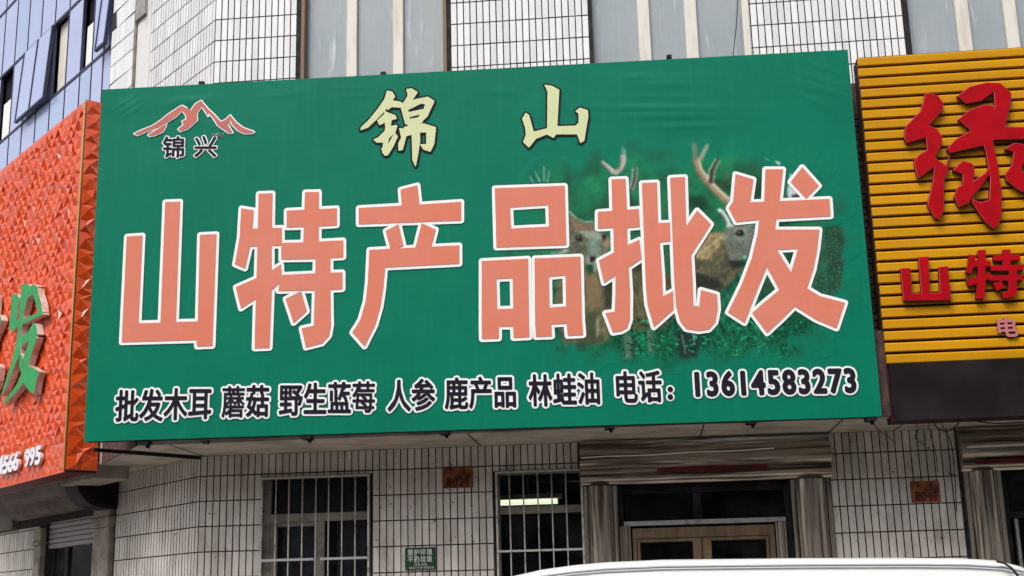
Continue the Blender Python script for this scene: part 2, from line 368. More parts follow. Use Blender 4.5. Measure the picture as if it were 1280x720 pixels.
# ================================================================== TILED SHOP BUILDING
bld = empty('shop_building', label='shop building faced in narrow white upright tiles with dark joints, behind the green signboard', cat='building')
wingM = WING.m
Z_SOF = 3.12
ROW, ZPH = .25, .168
W1 = (-3.82, -2.71, 1.05, 2.885); W2 = (-1.462, -.60, 1.05, 2.862)
DOOR1 = (-.60, 1.765, 0, 3.1); DOOR2 = (3.0, 5.4, 0, 3.1)
UPW = [(-3.479, -1.888, 6.15, 8.75), (-.313, 1.255, 6.15, 8.75), (2.959, 4.55, 6.15, 8.75)]
def sheet(mb, u0, u1, z0, z1, holes, out=0, rev=.13, rev_mi=0):
    us = sorted({u0, u1, *[max(u0, min(u1, h[i])) for h in holes for i in (0, 1)]}); zs = sorted({z0, z1, *[max(z0, min(z1, h[i])) for h in holes for i in (2, 3)]})
    ins = lambda a, b: any(h[0] < a < h[1] and h[2] < b < h[3] for h in holes)
    for i in range(len(us) - 1):
        for j in range(len(zs) - 1):
            if not ins((us[i] + us[i + 1]) / 2, (zs[j] + zs[j + 1]) / 2):
                mb.add([(us[i], out, zs[j]), (us[i + 1], out, zs[j]), (us[i + 1], out, zs[j + 1]), (us[i], out, zs[j + 1])], [(0, 1, 2, 3)])
    for h in holes:
        a, b, c, d = h
        mb.add([(a, out, c), (b, out, c), (b, out, d), (a, out, d), (a, out - rev, c), (b, out - rev, c), (b, out - rev, d), (a, out - rev, d)],
               [(0, 4, 5, 1), (1, 5, 6, 2), (2, 6, 7, 3), (3, 7, 4, 0)], rev_mi)
TT = .006
# wall bases (grout plane); tiles stand proud of it
mb = MB(); sheet(mb, -4.454, 14, 0, Z_SOF, [W1, W2, DOOR1, DOOR2], rev_mi=1); sheet(mb, -4.454, 14, Z_SOF + .25, 10.2, UPW, rev_mi=2)
mb.build('wall', [M['grout'], M['oldframe'], M['plaster_w']], bld)
mb = MB(); sheet(mb, -14, 0, 0, Z_SOF, [(-4.30, -2.60, 0, 2.72)]); sheet(mb, -3.02, 0, Z_SOF + .25, 10.2, [])
mb.build('wall', M['grout'], bld, m=wingM)
# low roof of the one-storey wing, upper side return, roof, rear shell
MB().plan([(-4.45, 0), (-4.45, -9), (14, -9), (14, 0)], 10.2, 10.4).build('roof', M['plaster'], bld)
MB().box(-14, 0, -6, -.01, 3.2, 3.45).build('roof', M['plaster'], bld, m=wingM)
MB().box(-3.02, -2.99, -6, -.004, 3.46, 10.19).build('side_wall', M['plaster_w'], bld, m=wingM)
MB().box(-4.4, 14, -9.1, -9, 0, 10.4).build('rear_wall', M['plaster_w'], bld)
MB().box(14, 14.1, -9.1, 0, 0, 10.4).build('side_wall', M['plaster_w'], bld)
# dark shop interior
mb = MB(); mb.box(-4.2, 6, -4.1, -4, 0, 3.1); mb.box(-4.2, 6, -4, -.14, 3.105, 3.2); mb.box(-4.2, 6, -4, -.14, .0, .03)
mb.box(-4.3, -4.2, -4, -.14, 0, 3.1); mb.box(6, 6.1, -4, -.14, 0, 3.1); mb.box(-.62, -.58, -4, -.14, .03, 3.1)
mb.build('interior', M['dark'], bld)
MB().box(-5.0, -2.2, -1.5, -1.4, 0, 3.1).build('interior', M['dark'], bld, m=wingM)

# ---- tiles
tiles = []      # (frame, u, z0, z1, width)
def tile_cells(fr, u0, u1, z0, z1, holes, du, uph, low, g=.0056):
    k0 = math.floor((u0 - uph) / du) - 1; k1 = math.ceil((u1 - uph) / du) + 1
    r0 = math.floor((z0 - ZPH) / ROW); r1 = math.ceil((z1 - ZPH) / ROW)
    for k in range(k0, k1):
        a = max(uph + k * du + g, u0 + .002); b = min(uph + (k + 1) * du - g, u1 - .002)
        if b - a < .012: continue
        for r in range(r0, r1):
            c = max(ZPH + r * ROW + .0056, z0 + .003); d = min(ZPH + (r + 1) * ROW - .0056, z1 - .003)
            segs = [(c, d)]
            for h in holes:
                if b > h[0] + .004 and a < h[1] - .004:
                    ns = []
                    for (s, t) in segs:
                        if t <= h[2] or s >= h[3]: ns.append((s, t)); continue
                        if s < h[2] - .02: ns.append((s, h[2] - .003))
                        if t > h[3] + .02: ns.append((h[3] + .003, t))
                    segs = ns
            for (s, t) in segs:
                if t - s > .02:
                    aa, bb = a, b
                    for h in holes:
                        if t > h[2] and s < h[3] and b > h[0] and a < h[1]:
                            if a < h[0]: bb = min(bb, h[0] - .002)
                            if b > h[1]: aa = max(aa, h[1] + .002)
                    if bb - aa > .01: tiles.append((fr, aa, bb, s, t, low))
tile_cells(MAIN, -4.454, 6.2, .1, Z_SOF, [W1, W2, DOOR1, DOOR2], .0707, -4.454, True)
tile_cells(MAIN, -4.454, 6.2, Z_SOF + .3, 10.1, UPW, .0707, -4.454, False)
tile_cells(WING, -2.12, 0, .1, Z_SOF, [], .07, 0, True, .009)
tile_cells(WING, -7.0, -4.56, .1, 2.70, [], .07, 0, True, .009)
tile_cells(WING, -1.74, 0, Z_SOF + .3, 10.1, [], .07, 0, False, .008)
tile_cells(WING, -3.0, -2.17, Z_SOF + .3, 10.1, [], .83, -3.0, False)
def project(p):
    d = p - CAM; z = d.dot(FW); return CX + F_PX * d.dot(CR) / z, CY - F_PX * d.dot(CU) / z
def hidden(x, y):
    yt = 112 - .0537 * (x - 127.5); yb = 552 - .0311 * (x - 105)
    if 105 < x < 1100 and yt < y < yb: return True
    if x > 1072 and 68 < y < 523: return True
    if x < 127 and 125 < y < 600: return True
    if 640 < x and y > 702: return True
    return not (-6 < x < 1286 and -14 < y < 732)
vis, rest = [], []
for t in tiles:
    fr, a, b, s, e, low = t
    x, y = project(fr.W((a + b) / 2, (s + e) / 2)); x0, _ = project(fr.W(a, s)); x1, _ = project(fr.W(b, s)); _, y0 = project(fr.W(a, s)); _, y1 = project(fr.W(a, e))
    (rest if hidden(x, y) else vis).append((abs((x1 - x0) * (y0 - y1)), t))
vis.sort(key=lambda q: -q[0])
NT = 298
_tm = {}
def tile_mesh(wd, ht, low):
    key = (round(wd, 3), round(ht, 3), low)
    if key not in _tm:
        me = MB().cbox(-key[0] / 2, key[0] / 2, -.002, TT, -key[1] / 2, key[1] / 2, .0025).mesh('tile', M['tile_low'] if low else M['tile_up']); _tm[key] = me
    return _tm[key]
for _, (fr, a, b, s, e, low) in vis[:NT]:
    o = bpy.data.objects.new('tile', tile_mesh(b - a, e - s, low))
    m = fr.m @ Matrix.Translation(((a + b) / 2, 0, (s + e) / 2)) @ Matrix.Rotation(random.gauss(0, .006), 4, 'X') @ Matrix.Rotation(random.gauss(0, .012), 4, 'Z') @ Matrix.Rotation(random.gauss(0, .004), 4, 'Y')
    link(o, bld, m=m)
for frm in (MAIN, WING):
    mb = MB()
    for _, (fr, a, b, s, e, low) in vis[NT:] + rest:
        if fr is frm:
            j = random.gauss(0, .0008); mb.cbox(a, b, -.002, TT + j, s, e, .0025, 0 if low else 1)
    mb.build('tile_field', [M['tile_low'], M['tile_up']], bld, kind='stuff', m=frm.m)
print('tiles', len(tiles), 'visible', len(vis))
# plain return at the end of the upper wing: narrow rendered strip with a pipe
MB().cbox(-2.165, -1.745, -.002, .012, Z_SOF + .3, 10.1, .003).build('plaster_strip', M['plaster_w'], bld, m=wingM)
MB().tube([(-2.16, .03, 3.5), (-2.16, .03, 10.1)], .022).build('drainpipe', M['oldframe'], bld, m=wingM)
MB().box(-2.13, -1.86, .012, .05, 8.72, 9.6).build('patch', mat('grey mortar patch', (.33, .31, .29), .9, c2=(.24, .22, .2), nscale=9), bld, m=wingM)

# ---- upper windows
def upper_window(h, posts, edge):
    a, b, c, d = h
    w_ = MB(); w_.box(a, b, -.125, -.115, c, d)
    fr = MB()
    for (p0, p1) in posts: fr.cbox(p0, p1, -.112, -.045, c, d, .006)
    fr.box(a, b, -.112, -.05, d - .07, d); fr.box(a, b, -.112, -.05, c, c + .07)
    f = fr.build('window_frame', M['pvc'], bld)
    xs = [a] + [x for p in posts for x in p] + [b]
    for i in range(0, len(xs), 2):
        if xs[i + 1] - xs[i] > .03:
            MB().box(xs[i] + .001, xs[i + 1] - .001, -.10, -.092, c + .071, d - .071).build('pane', M['film'], f)
    e = MB()
    if 'l' in edge: e.cbox(a - .006, a + .035, -.10, .014, c, d, .004)
    if 'r' in edge: e.cbox(b - .035, b + .006, -.10, .014, c, d, .004)
    if e.v: e.build('edging', M['brownedge'], f)
u_ = lambda x, y=40: at(x, y)[0]
upper_window(UPW[0], [(u_(432), u_(445)), (u_(490), u_(503))], 'lr')
upper_window(UPW[1], [(u_(798), u_(813)), (u_(857), u_(872.5))], '')
upper_window(UPW[2], [(u_(1199), u_(1216)), (u_(1260), u_(1276))], '')
MB().cbox(1.257, 1.33, -.005, .02, 6.2, 9, .005).build('window_trim', M['pvc'], bld)

# ---- canopy slab over both fronts
mit = -4.454 - .414
wl = WING.W(-9, 0, 1.0); wl0 = WING.W(-9, 0, 0)
wl = WING.W(-9, 0, .62); wc = WING.W(-1.0, 0, .62)
MB().plan([(wc.x, -wc.y), (wc.x - .012, -wc.y + .012), (-4.735, 1.013), (-4.72, 1.001)], Z_SOF - .004, Z_SOF + .243).build('canopy_edge_facing', M['brick'], bld)
mb = MB(); mb.plan([(wl.x, -wl.y), (wc.x, -wc.y), (-4.72, 1.0), (14, 1.0), (14, 0), (-4.454, 0), (wl0.x, -wl0.y)], Z_SOF, Z_SOF + .24)
mb.build('canopy', M['plaster'], bld)
# cross seams and patches of the soffit
mb = MB()
for x in (-4.42, -1.6, .55, 1.78, 2.4): MB().box(x, x + .012, .01, .99, Z_SOF - .004, Z_SOF - .001).build('soffit_seam', M['grout'], bld)
# brickwork above the canopy behind the gap between signs
mb = MB()
for r in range(40):
    for k in range(7):
        x0 = 1.9 + k * .125 + (.06 if r % 2 else 0); mb.cbox(x0, x0 + .115, .7, .78, 3.37 + r * .068, 3.37 + r * .068 + .058, .004)
mb.box(1.85, 2.85, .6, .705, 3.365, 6.42); mb.build('parapet_brickwork', M['brick'], bld, kind='stuff')
MB().box(2.0, 2.4, 1.002, 1.03, 3.13, 3.9).build('canopy_end_facing', M['brick'], bld)

# ---- lower windows
def lower_window(h, nb, frame_parts, panes, gi, seed):
    a, b, c, d = h
    f = frame_parts.build('window_frame', M['oldframe'], bld)
    for p in panes: MB().box(p[0], p[1], -.107, -.102, p[2], p[3]).build('pane', M['glass'], f)
    g = MB(); g.box(a + .005, b - .005, .012, .03, d - .022, d - .004); g.box(a + .005, a + .023, .012, .03, c, d - .023); g.box(b - .023, b - .005, .012, .03, c, d - .023)
    g.box(a + .024, b - .024, .012, .03, c, c + .02); gr = g.build('window_grille', M['bar'], bld)
    for u in nb: MB().tube([(u, .02, c + .02), (u, .02, d - .023)], .0075, 6).build('bar', M['bar'], gr, smooth=True)
    return gr
ub = lambda x, y=640: at(x, y)[0]; zb = lambda x, y: at(x, y)[1]
a, b, c, d = W1; zt1, zt0 = zb(395, 640.5), zb(395, 651); um0, um1 = ub(393, 680), ub(403, 680)
fp = MB(); fp.cbox(a, ub(336), -.12, -.07, c, d, .004); fp.cbox(b - .02, b, -.12, -.07, c, d, .004); fp.cbox(ub(336), b - .02, -.12, -.06, zt0, zt1, .004); fp.cbox(um0, um1, -.12, -.065, c, zt0, .004)
fp.cbox(ub(336) + .0, ub(344), -.115, -.075, c, zt0, .003); fp.cbox(ub(344), um0, -.115, -.08, zt0 - .045, zt0, .003); fp.box(ub(336), b - .02, -.12, -.07, d - .02, d)
g1 = lower_window(W1, [ub(x, 640) for x in (345.2, 361.6, 378.4, 395.2, 411.2, 428, 444.5)], fp,
                  [(ub(336), b - .02, zt1, d - .02), (ub(344), um0, c, zt0 - .045), (um1, b - .02, c, zt0)], 0, 1)
zr = zb(395, 699)
mb = MB(); mb.box(a + .024, ub(395) - .01, .030, .046, zr - .012, zr + .012); mb.box(ub(402), b - .024, .030, .046, zr - .012, zr + .012); mb.build('cross_rail', M['rail'], g1)
mb = MB(); mb.box(a, b, .031, .05, d - .026, d - .006); mb.build('top_rail', M['rail'], g1)
a, b, c, d = W2; zt1, zt0 = zb(675, 631.5), zb(675, 641)
fp = MB(); fp.cbox(a, a + .035, -.12, -.07, c, d, .004); fp.cbox(b - .03, b, -.12, -.07, c, d, .004); fp.cbox(a + .035, b - .03, -.12, -.06, zt0, zt1, .004); fp.box(a + .035, b - .03, -.12, -.07, d - .03, d)
g2 = lower_window(W2, [ub(x, 650) for x in (638, 655.5, 673.5, 691, 708.8)], fp, [(a + .035, b - .03, zt1, d - .03), (a + .035, b - .03, c, zt0)], 0, 2)
zr = zb(675, 688); MB().box(a + .024, b - .024, .030, .044, zr - .010, zr + .010).build('cross_rail', M['bar'], g2)

M['curtain'] = mat('dull dark curtain', (.13, .115, .13), .95, c2=(.06, .052, .065), nscale=3, spec=.05)
def curtain(u0, u1, z0, z1, o_, seed):
    r_ = random.Random(seed); n = int((u1 - u0) / .012); ph = 0; mb = MB(); row = []
    for i in range(n + 1):
        ph += r_.uniform(.25, .75); row.append((u0 + (u1 - u0) * i / n, o_ + .022 * math.sin(ph)))
    vs = [(u, o, z1) for u, o in row] + [(u + r_.gauss(0, .002), o * 1.0 - .01, z0) for u, o in row]
    mb.add(vs, [(i, i + 1, n + 2 + i, n + 1 + i) for i in range(n)]); return mb.build('curtain', M['curtain'], bld, smooth=True)
curtain(-3.72, -2.74, 2.47, 2.86, -.22, 1); curtain(-3.66, -3.32, 1.3, 2.44, -.24, 2); curtain(-3.1, -2.76, 1.3, 2.44, -.24, 3)
for (x, y) in ((488, 609), (488, 630), (566, 628), (590, 670), (543, 651), (262, 642), (301, 656), (1030, 612), (1040, 632), (1117, 590), (1052, 668), (1160, 560), (220, 668), (330, 640)):
    u, z = at(x, y); MB().cbox(u - .007, u + .007, TT, TT + .004, z - .007, z + .007, .003).build('screw_plug', M['rubber'], bld)
# ---- stamped steel door surrounds
def bevelless(o):
    o.data.shade_smooth(); m = o.modifiers.new('edges', 'EDGE_SPLIT'); m.split_angle = math.radians(32); return o
def flutes(mb, u0, u1, z0, z1, o0=.0):      # half-round column between two flat strips
    w_ = u1 - u0; e_ = min(.045, w_ * .2); c = (u0 + u1) / 2; r_ = (w_ - 2 * e_) / 2
    pts = [(u0, -.01), (u0, o0 + .05), (u0 + e_ - .006, o0 + .055), (u0 + e_, o0 + .03)]
    pts += [(c - r_ * math.cos(t), o0 + .03 + min(r_, .13) * math.sin(t)) for t in np.linspace(.12, math.pi - .12, 15)]
    pts += [(u1 - e_, o0 + .03), (u1 - e_ + .006, o0 + .055), (u1, o0 + .05), (u1, -.01)]
    mb.plan(pts, z0, z1)
def lintel(mb, u0, u1, z0, z1, seed):       # flat top boards, a big half-round, a fillet and a lower half-round
    pts = [(-.01, z1), (.10, z1), (.095, z1 - .075), (.14, z1 - .085), (.145, z1 - .135)]
    zc, rr = z1 - .215, .078
    pts += [(.135 + rr * .9 * math.cos(t), zc + rr * math.sin(t)) for t in np.linspace(1.35, -1.35, 11)]
    pts += [(.12, zc - rr - .012), (.12, zc - rr - .03)]
    z2 = zc - rr - .03; h2 = (z2 - z0 - .02) / 2
    pts += [(.10 + .05 * math.cos(t), z2 - h2 + h2 * math.sin(t)) for t in np.linspace(1.45, -1.45, 9)]
    pts += [(.09, z0), (-.01, z0)]
    mb.profile(pts, u0, u1)
for (p, q) in ((-.60, -.27), (1.385, 1.762)):
    s1 = MB(); flutes(s1, p, q, 0, 2.68); bevelless(s1.build('door_pilaster', M['stamped'], bld))
s1 = MB(); lintel(s1, -.615, 1.775, 2.688, 3.112, 3); lt = bevelless(s1.build('door_lintel', M['steelh'], bld))
MB().tube([(-.60 + i * .23, .196, 2.945 + .004 * math.sin(i * 1.7) + .003 * i) for i in range(9)], .006, 6).build('highlight_strip', M['rail'], lt)  # thin bright strip added to draw the highlight line along the lintel
MB().prism([at(818, 591, out=.17), at(962, 586, out=.17), at(958, 578, out=.17), at(880, 580, out=.17), at(822, 587, out=.17)], .158, .164).build('red_banner_strip', M['red'], lt)
s1 = MB(); flutes(s1, 3.0, 3.34, 0, 2.70); bevelless(s1.build('door_pilaster', M['stamped'], bld))
s1 = MB(); lintel(s1, 2.98, 5.42, 2.70, 3.108, 5); lt2 = bevelless(s1.build('door_lintel', M['steelh'], bld))
MB().tube([at_ for at_ in [(3.02, .19, 2.915), (3.8, .19, 2.925), (5.4, .19, 2.94)]], .016, 8).build('trim_tube', M['rail'], lt2)
MB().prism([(3.1, 2.76), (5.3, 2.77), (5.3, 2.81), (3.1, 2.80)], .152, .158).build('red_banner_strip', M['red'], lt2)
# door 1: transom lights, ochre double doors
dz = lambda y, x=870: at(x, y)[1]
dr = empty('door', parent=bld)
L_, R_ = -.27, 1.385
mb = MB(); mb.cbox(L_, L_ + .05, -.13, -.03, 0, 2.68, .005); mb.cbox(R_ - .06, R_, -.13, -.03, 0, 2.66, .005); mb.cbox(L_ + .05, R_ - .06, -.13, -.05, 2.60, 2.687, .005)
mb.cbox(ub(866, 625), ub(877, 625), -.13, -.06, dz(649), 2.60, .004); mb.build('door_frame', M['black'], dr)
mb = MB(); mb.cbox(L_ + .05, R_ - .06, -.13, -.01, dz(655), dz(649), .004); mb.build('transom_bar', M['steel'], dr)
mb = MB(); mb.cbox(ub(789), ub(967), -.13, -.03, dz(671), dz(658), .004); mb.cbox(ub(789), ub(794), -.13, -.03, 0, dz(671), .004); mb.cbox(ub(960), ub(967), -.13, -.03, 0, dz(671), .004)
mb.build('door_head', M['wood'], dr)
for (p, q) in ((ub(794.5), ub(875)), (ub(876), ub(959.5))):
    inner = (p + .03, q - .085) if p < .5 else (p + .085, q - .03)
    lf = MB(); lf.cbox(p, inner[0], -.10, -.045, .05, dz(671.5), .005); lf.cbox(inner[1], q, -.10, -.045, .05, dz(671.5), .005); lf.cbox(inner[0], inner[1], -.10, -.045, .05, .35, .005); lf.cbox(inner[0], inner[1], -.1, -.045, dz(676), dz(671.5), .003)
    l = lf.build('door_leaf', M['wood'], dr); MB().box(inner[0], inner[1], -.078, -.072, .35, dz(676)).build('pane', M['glass'], l)
MB().box(L_ + .05, ub(866, 625), -.1, -.094, dz(649), 2.60).build('pane', M['glass'], dr)
MB().box(ub(877, 625), R_ - .06, -.1, -.094, dz(649), 2.60).build('pane', M['glass'], dr)
for (p, q) in ((774, 787), (968, 981)):
    s1 = MB(); flutes(s1, ub(p), ub(q), 0, dz(655) - .002, -.04); bevelless(s1.build('door_jamb', M['stamped'], dr))
# door 2 (right edge)
dr2 = empty('door', parent=bld)
mb = MB(); mb.cbox(3.34, 3.40, -.13, -.02, 0, 2.69, .004); mb.cbox(3.40, 5.35, -.13, -.05, 2.60, 2.69, .004); mb.cbox(3.40, 5.35, -.13, -.06, 2.26, 2.32, .004); mb.build('door_frame', M['black'], dr2)
mb = MB(); mb.cbox(3.44, 3.475, -.10, -.04, 0, 2.255, .004); mb.cbox(3.66, 3.70, -.09, -.01, 0, 2.25, .004); mb.cbox(4.2, 4.24, -.10, -.04, 0, 2.255, .004); mb.build('door_leaf', M['steel'], dr2)
MB().box(3.476, 3.658, -.08, -.075, .02, 2.25).build('pane', M['glass'], dr2); MB().box(3.702, 4.198, -.08, -.075, .02, 2.25).build('pane', M['glass'], dr2)
MB().box(3.40, 5.35, -.1, -.094, 2.32, 2.60).build('pane', M['glass'], dr2)
# ---- wing door with raised roller shutter
wa = lambda x, y, o=0: at(x, y, WING, o)
wd = empty('side_door', parent=bld, m=wingM)
mb = MB(); mb.cbox(-2.60, -2.14, -.02, .07, 0, 2.55, .012); mb.cbox(-2.62, -2.12, -.02, .09, 2.55, 2.66, .012); mb.cbox(-2.60, -2.14, -.02, .075, 2.663, 2.86, .012)
ms = mat('cream stone pilaster', (.30, .27, .22), .7, c2=(.16, .14, .12), nscale=7); mb.build('pilaster', ms, wd)
mb = MB(); mb.cbox(-4.54, -4.31, -.02, .07, 0, 2.45, .012); mb.cbox(-4.55, -4.30, -.02, .09, 2.45, 2.50, .01); mb.cbox(-4.54, -4.31, -.02, .075, 2.502, 2.66, .01)
mb.build('pilaster', ms, wd)
sh = empty('roller_shutter', parent=wd)
for i in range(7): MB().profile([(-.06, 2.40 + i * .06), (-.035, 2.405 + i * .06), (-.03, 2.43 + i * .06), (-.035, 2.453 + i * .06), (-.06, 2.457 + i * .06)], -4.29, -2.61).build('slat', mat('dull grey shutter', (.30, .275, .265), .5, .2) if i == 0 else bpy.data.materials['dull grey shutter'], wd)
bpy.data.objects.remove(sh)
MB().profile([(-.01, 3.115), (.34, 3.115), (.30, 3.02), (.18, 2.96), (.16, 2.86), (.05, 2.80), (-.01, 2.80)], -5.35, -2.14).build('door_hood', M['stamped'] if False else mat('dusty brown hood', (.14, .115, .10), .6, .2, c2=(.075, .055, .05), nscale=5, bump=.4, bscale=8), wd)
MB().cbox(-6.9, -5.36, -.01, .09, 2.705, 3.11, .01).build('fascia_panel', mat('grey render', (.17, .15, .135), .85, c2=(.11, .1, .09), nscale=5), wd)
mb = MB(); mb.cbox(-4.29, -4.18, -.12, -.07, 0, 2.4, .004); mb.cbox(-3.78, -3.70, -.12, -.07, 0, 2.4, .004); mb.cbox(-2.72, -2.61, -.12, -.07, 0, 2.4, .004); mb.build('door_frame', M['black'], wd)
MB().box(-4.18, -3.78, -.1, -.095, .02, 2.39).build('pane', M['glass'], wd); MB().box(-3.70, -2.72, -.1, -.095, .02, 2.39).build('pane', M['glass'], wd)

# black curved hood cover
hd = empty('curved_hood', WING, -2.2, 0, 0, label='black quarter-round metal hood above the side door pilaster, beneath the orange signboard', cat='hood')
pr = [(0, 3.10)] + [(.50 * math.cos(t) ** .6, 3.10 - .36 * math.sin(t)) for t in np.linspace(0, math.pi / 2, 9)] + [(0, 2.74)]
MB().profile(pr[:-1], -.24, .14).build('shell', M['black'], hd)
MB().profile([(o * .9, 3.10 - (3.10 - z) * .9) for o, z in pr[:-1]], .142, .15).build('end_plate', M['blackpanel'], hd)
# steel angle under canopy
ab = at(122, 556, MAIN, 1.0); 
x0, z0 = at(118, 557, MAIN, .98); x1, z1 = at(250, 572, MAIN, .03)
st = MB(); dxy = Vector((x1 - x0, -.95)); nn = Vector((-dxy.y, dxy.x)).normalized() * .018
st.plan([(x0 - nn.x, .98 - nn.y), (x1 - nn.x, .03 - nn.y), (x1 + nn.x, .03 + nn.y), (x0 + nn.x, .98 + nn.y)], Z_SOF - .035, Z_SOF - .003)
st.build('angle_bar', M['black'], label='dark steel angle bar running slantwise under the canopy at its left corner', cat='bracket')
MB().cbox(-2.2, -1.2, .25, .62, 2.985, 3.116, .01).build('canopy_beam', mat('cream beam', (.34, .29, .24), .8, c2=(.2, .16, .13), nscale=4), bld, m=wingM)
# tube lamp inside window 2
tl = empty('tube_lamp', MAIN, -.9, 2.40, -1.2, label='lit fluorescent tube lamp seen through the barred window beside the brown double door', cat='lamp')
x0, z0 = at(624, 626.5, MAIN, -1.2); x1, z1 = at(697, 629, MAIN, -1.2); x0 += .9; x1 += .9; zm = (z0 + z1) / 2 - 2.40
MB().tube([(x0, 0, zm), (x1, 0, zm)], .028, 10).build('tube', emis('lit tube', (1, .98, .70), 1.1), tl)
MB().box(x0 - .05, x1 + .05, -.05, .05, zm + .032, zm + .08).build('fitting', M['plaster_w'], tl)
MB().box(-.01 + (x0 + x1) / 2, .01 + (x0 + x1) / 2, -.01, .01, zm + .081, 3.10 - 2.40).build('hanger', M['steel'], tl)

# ================================================================== PLAQUES
def text_line(s, u0, u1, z0, z1, r, sh=0.0):
    n = len(s); w_ = (u1 - u0) / n; ps = []
    for i, ch in enumerate(s):
        if ch != ' ': ps += fit(glyph(ch), u0 + w_ * i + w_ * .06, u0 + w_ * (i + 1) - w_ * .06, z0, z1, box=CJK if ord(ch) > 999 else None)
    return union(ps, r, 2) if r else union(ps)
def plaque(px0, py0, px1, py1, mats, label, lines, cat='plaque', tilt=0, **k):
    u0, z1 = at(px0, py0, MAIN, .012); u1, z0 = at(px1, py1, MAIN, .012); cu, cz = (u0 + u1) / 2, (z0 + z1) / 2; hw, hh = (u1 - u0) / 2, (z1 - z0) / 2
    e = empty('wall_plaque', MAIN, cu, cz, .0, label=label, cat=cat, **k)
    if tilt: e.matrix_local = e.matrix_local @ Matrix.Rotation(tilt, 4, 'Y')
    bevel(MB().box(-hw, hw, .011, .022, -hh, hh).build('plate', mats[0], e), .003, 2)
    for (s, a, b, c, d, r) in lines: flat('lettering', text_line(s, a * hw, b * hw, c * hh, d * hh, r), .0245, mats[1], e)
    return e
pm = mat('weathered orange plate', (.30, .095, .03), .65, c2=(.09, .03, .018), nscale=14, nlo=.4, nhi=.65)
pl = mat('faded maroon lettering', (.075, .02, .012), .7)
pgrp = 'orange house number plaques on the tiled wall'
plaque(553, 585, 591.5, 609.5, (pm, pl), 'weathered orange number plaque between the two barred windows', [('东山路', -.6, .6, .12, .72, .0), ('102号', -.75, .8, -.85, -.02, .002)], group=pgrp)
plaque(1137, 602, 1176, 627, (pm, pl), 'weathered orange number plaque on the tiles right of the brown double door', [('东山路', -.6, .6, .12, .72, .0), ('104号', -.75, .8, -.85, -.02, .002)], group=pgrp)
pg = mat('dark green plate', (.012, .045, .022), .5, c2=(.02, .07, .035), nscale=20)
pw = mat('off white print', (.62, .66, .60), .6)
plaque(506.5, 685, 545, 711.5, (pg, pw), 'small dark green notice plaque with white characters low on the tiles', [('爱护环境', -.85, .8, .30, .86, .0012), ('不扔垃圾', -.85, .8, -.32, .24, .0012), ('绿色家园', -.4, .45, -.66, -.40, 0), ('绥芬河市城管局', -.75, .9, -.93, -.72, 0)], cat='notice')

# ================================================================== GREEN SIGNBOARD
GO = 1.10
gs = empty('green_signboard', label='large green printed cloth signboard with big pink characters and two deer, above the shop doors', cat='signboard')
c_tl, c_tr, c_br, c_bl = at(127.5, 112, out=GO), at(1059.5, 62, out=GO), at(1102.5, 520.5, out=GO), at(105, 552, out=GO)
green_c = (.001, .168, .099)
def cloth_mat(name, c, c2, rough=.42):
    return mat(name, c, rough, c2=c2, nscale=1.3, nlo=.35, nhi=.75, bump=.10, bscale=2.2, bstretch=(1, 1, 1.7), spec=.09, coat=.0, streak=.13, streak_c=tuple(min(1, v * 1.25 + .02) for v in c))
M['green'] = cloth_mat('green vinyl cloth', green_c, (.001, .145, .087))
def bil(s, t):
    a = Vector(c_bl).lerp(Vector(c_br), s); b = Vector(c_tl).lerp(Vector(c_tr), s); return a.lerp(b, t)
_wr = random.Random(12)
FOLDS = [(.79 + _wr.uniform(-.04, .05), .80 + .030 * k + _wr.uniform(-.008, .008), -.10 + _wr.uniform(-.04, .04), _wr.uniform(.04, .09), _wr.uniform(.008, .015), _wr.uniform(.4, 1)) for k in range(6)]
FOLDS += [(.955 + _wr.uniform(-.02, .02), .84 + .022 * k, -.9 + _wr.uniform(-.25, .25), _wr.uniform(.015, .04), _wr.uniform(.005, .009), _wr.uniform(.3, .8)) for k in range(6)]
FOLDS += [(.03 + .008 * k, .955 - .012 * k, 1.2, .012, .006, .6) for k in range(3)]
FOLDS += [(_wr.uniform(.1, .75), _wr.uniform(.93, .975), _wr.uniform(-.1, .1), _wr.uniform(.01, .04), .008, _wr.uniform(.2, .5)) for k in range(9)]
def wrinkle(s, t):                          # slack in the cloth: separate soft folds pulled from the corners and the top edge, and the seams
    d = 0.0
    for (a, b, sl_, ln, wd_, am) in FOLDS:
        x = (s - a); y = (t - b) - sl_ * x
        if abs(x) < 3 * ln and abs(y) < 3 * wd_: d += .0075 * am * math.exp(-(x / ln) ** 2 - (y / wd_) ** 2)
    for sx in (.30, .435, .655, .80): d += .0022 * math.exp(-((s - sx) / .0014) ** 2) * (1 if t > .80 else .0)
    return d * max(0, min(1, (1 - t) / .02)) * max(0, min(1, (1 - s) / .01))
NU, NV = 420, 200; vs = []; fs = []
for j in range(NV + 1):
    for i in range(NU + 1):
        s, t = i / NU, j / NV; p = bil(s, t); vs.append((p.x, -(GO + wrinkle(s, t)), p.y))
for j in range(NV):
    for i in range(NU): k = j * (NU + 1) + i; fs.append((k, k + 1, k + NU + 2, k + NU + 1))
me = bpy.data.meshes.new('cloth'); me.from_pydata(vs, [], fs); me.materials.append(M['green']); me.shade_smooth()
link(bpy.data.objects.new('cloth', me), gs)
mb = MB(); q = [c_bl, c_br, c_tr, c_tl]
for i in range(4):
    a, b = Vector(q[i]), Vector(q[(i + 1) % 4]); mb.add([(a.x, GO, a.y), (b.x, GO, b.y), (b.x, GO - .07, b.y), (a.x, GO - .07, a.y)], [(0, 1, 2, 3)])
mb.build('cloth_edge', M['green'], gs)
mb = MB()
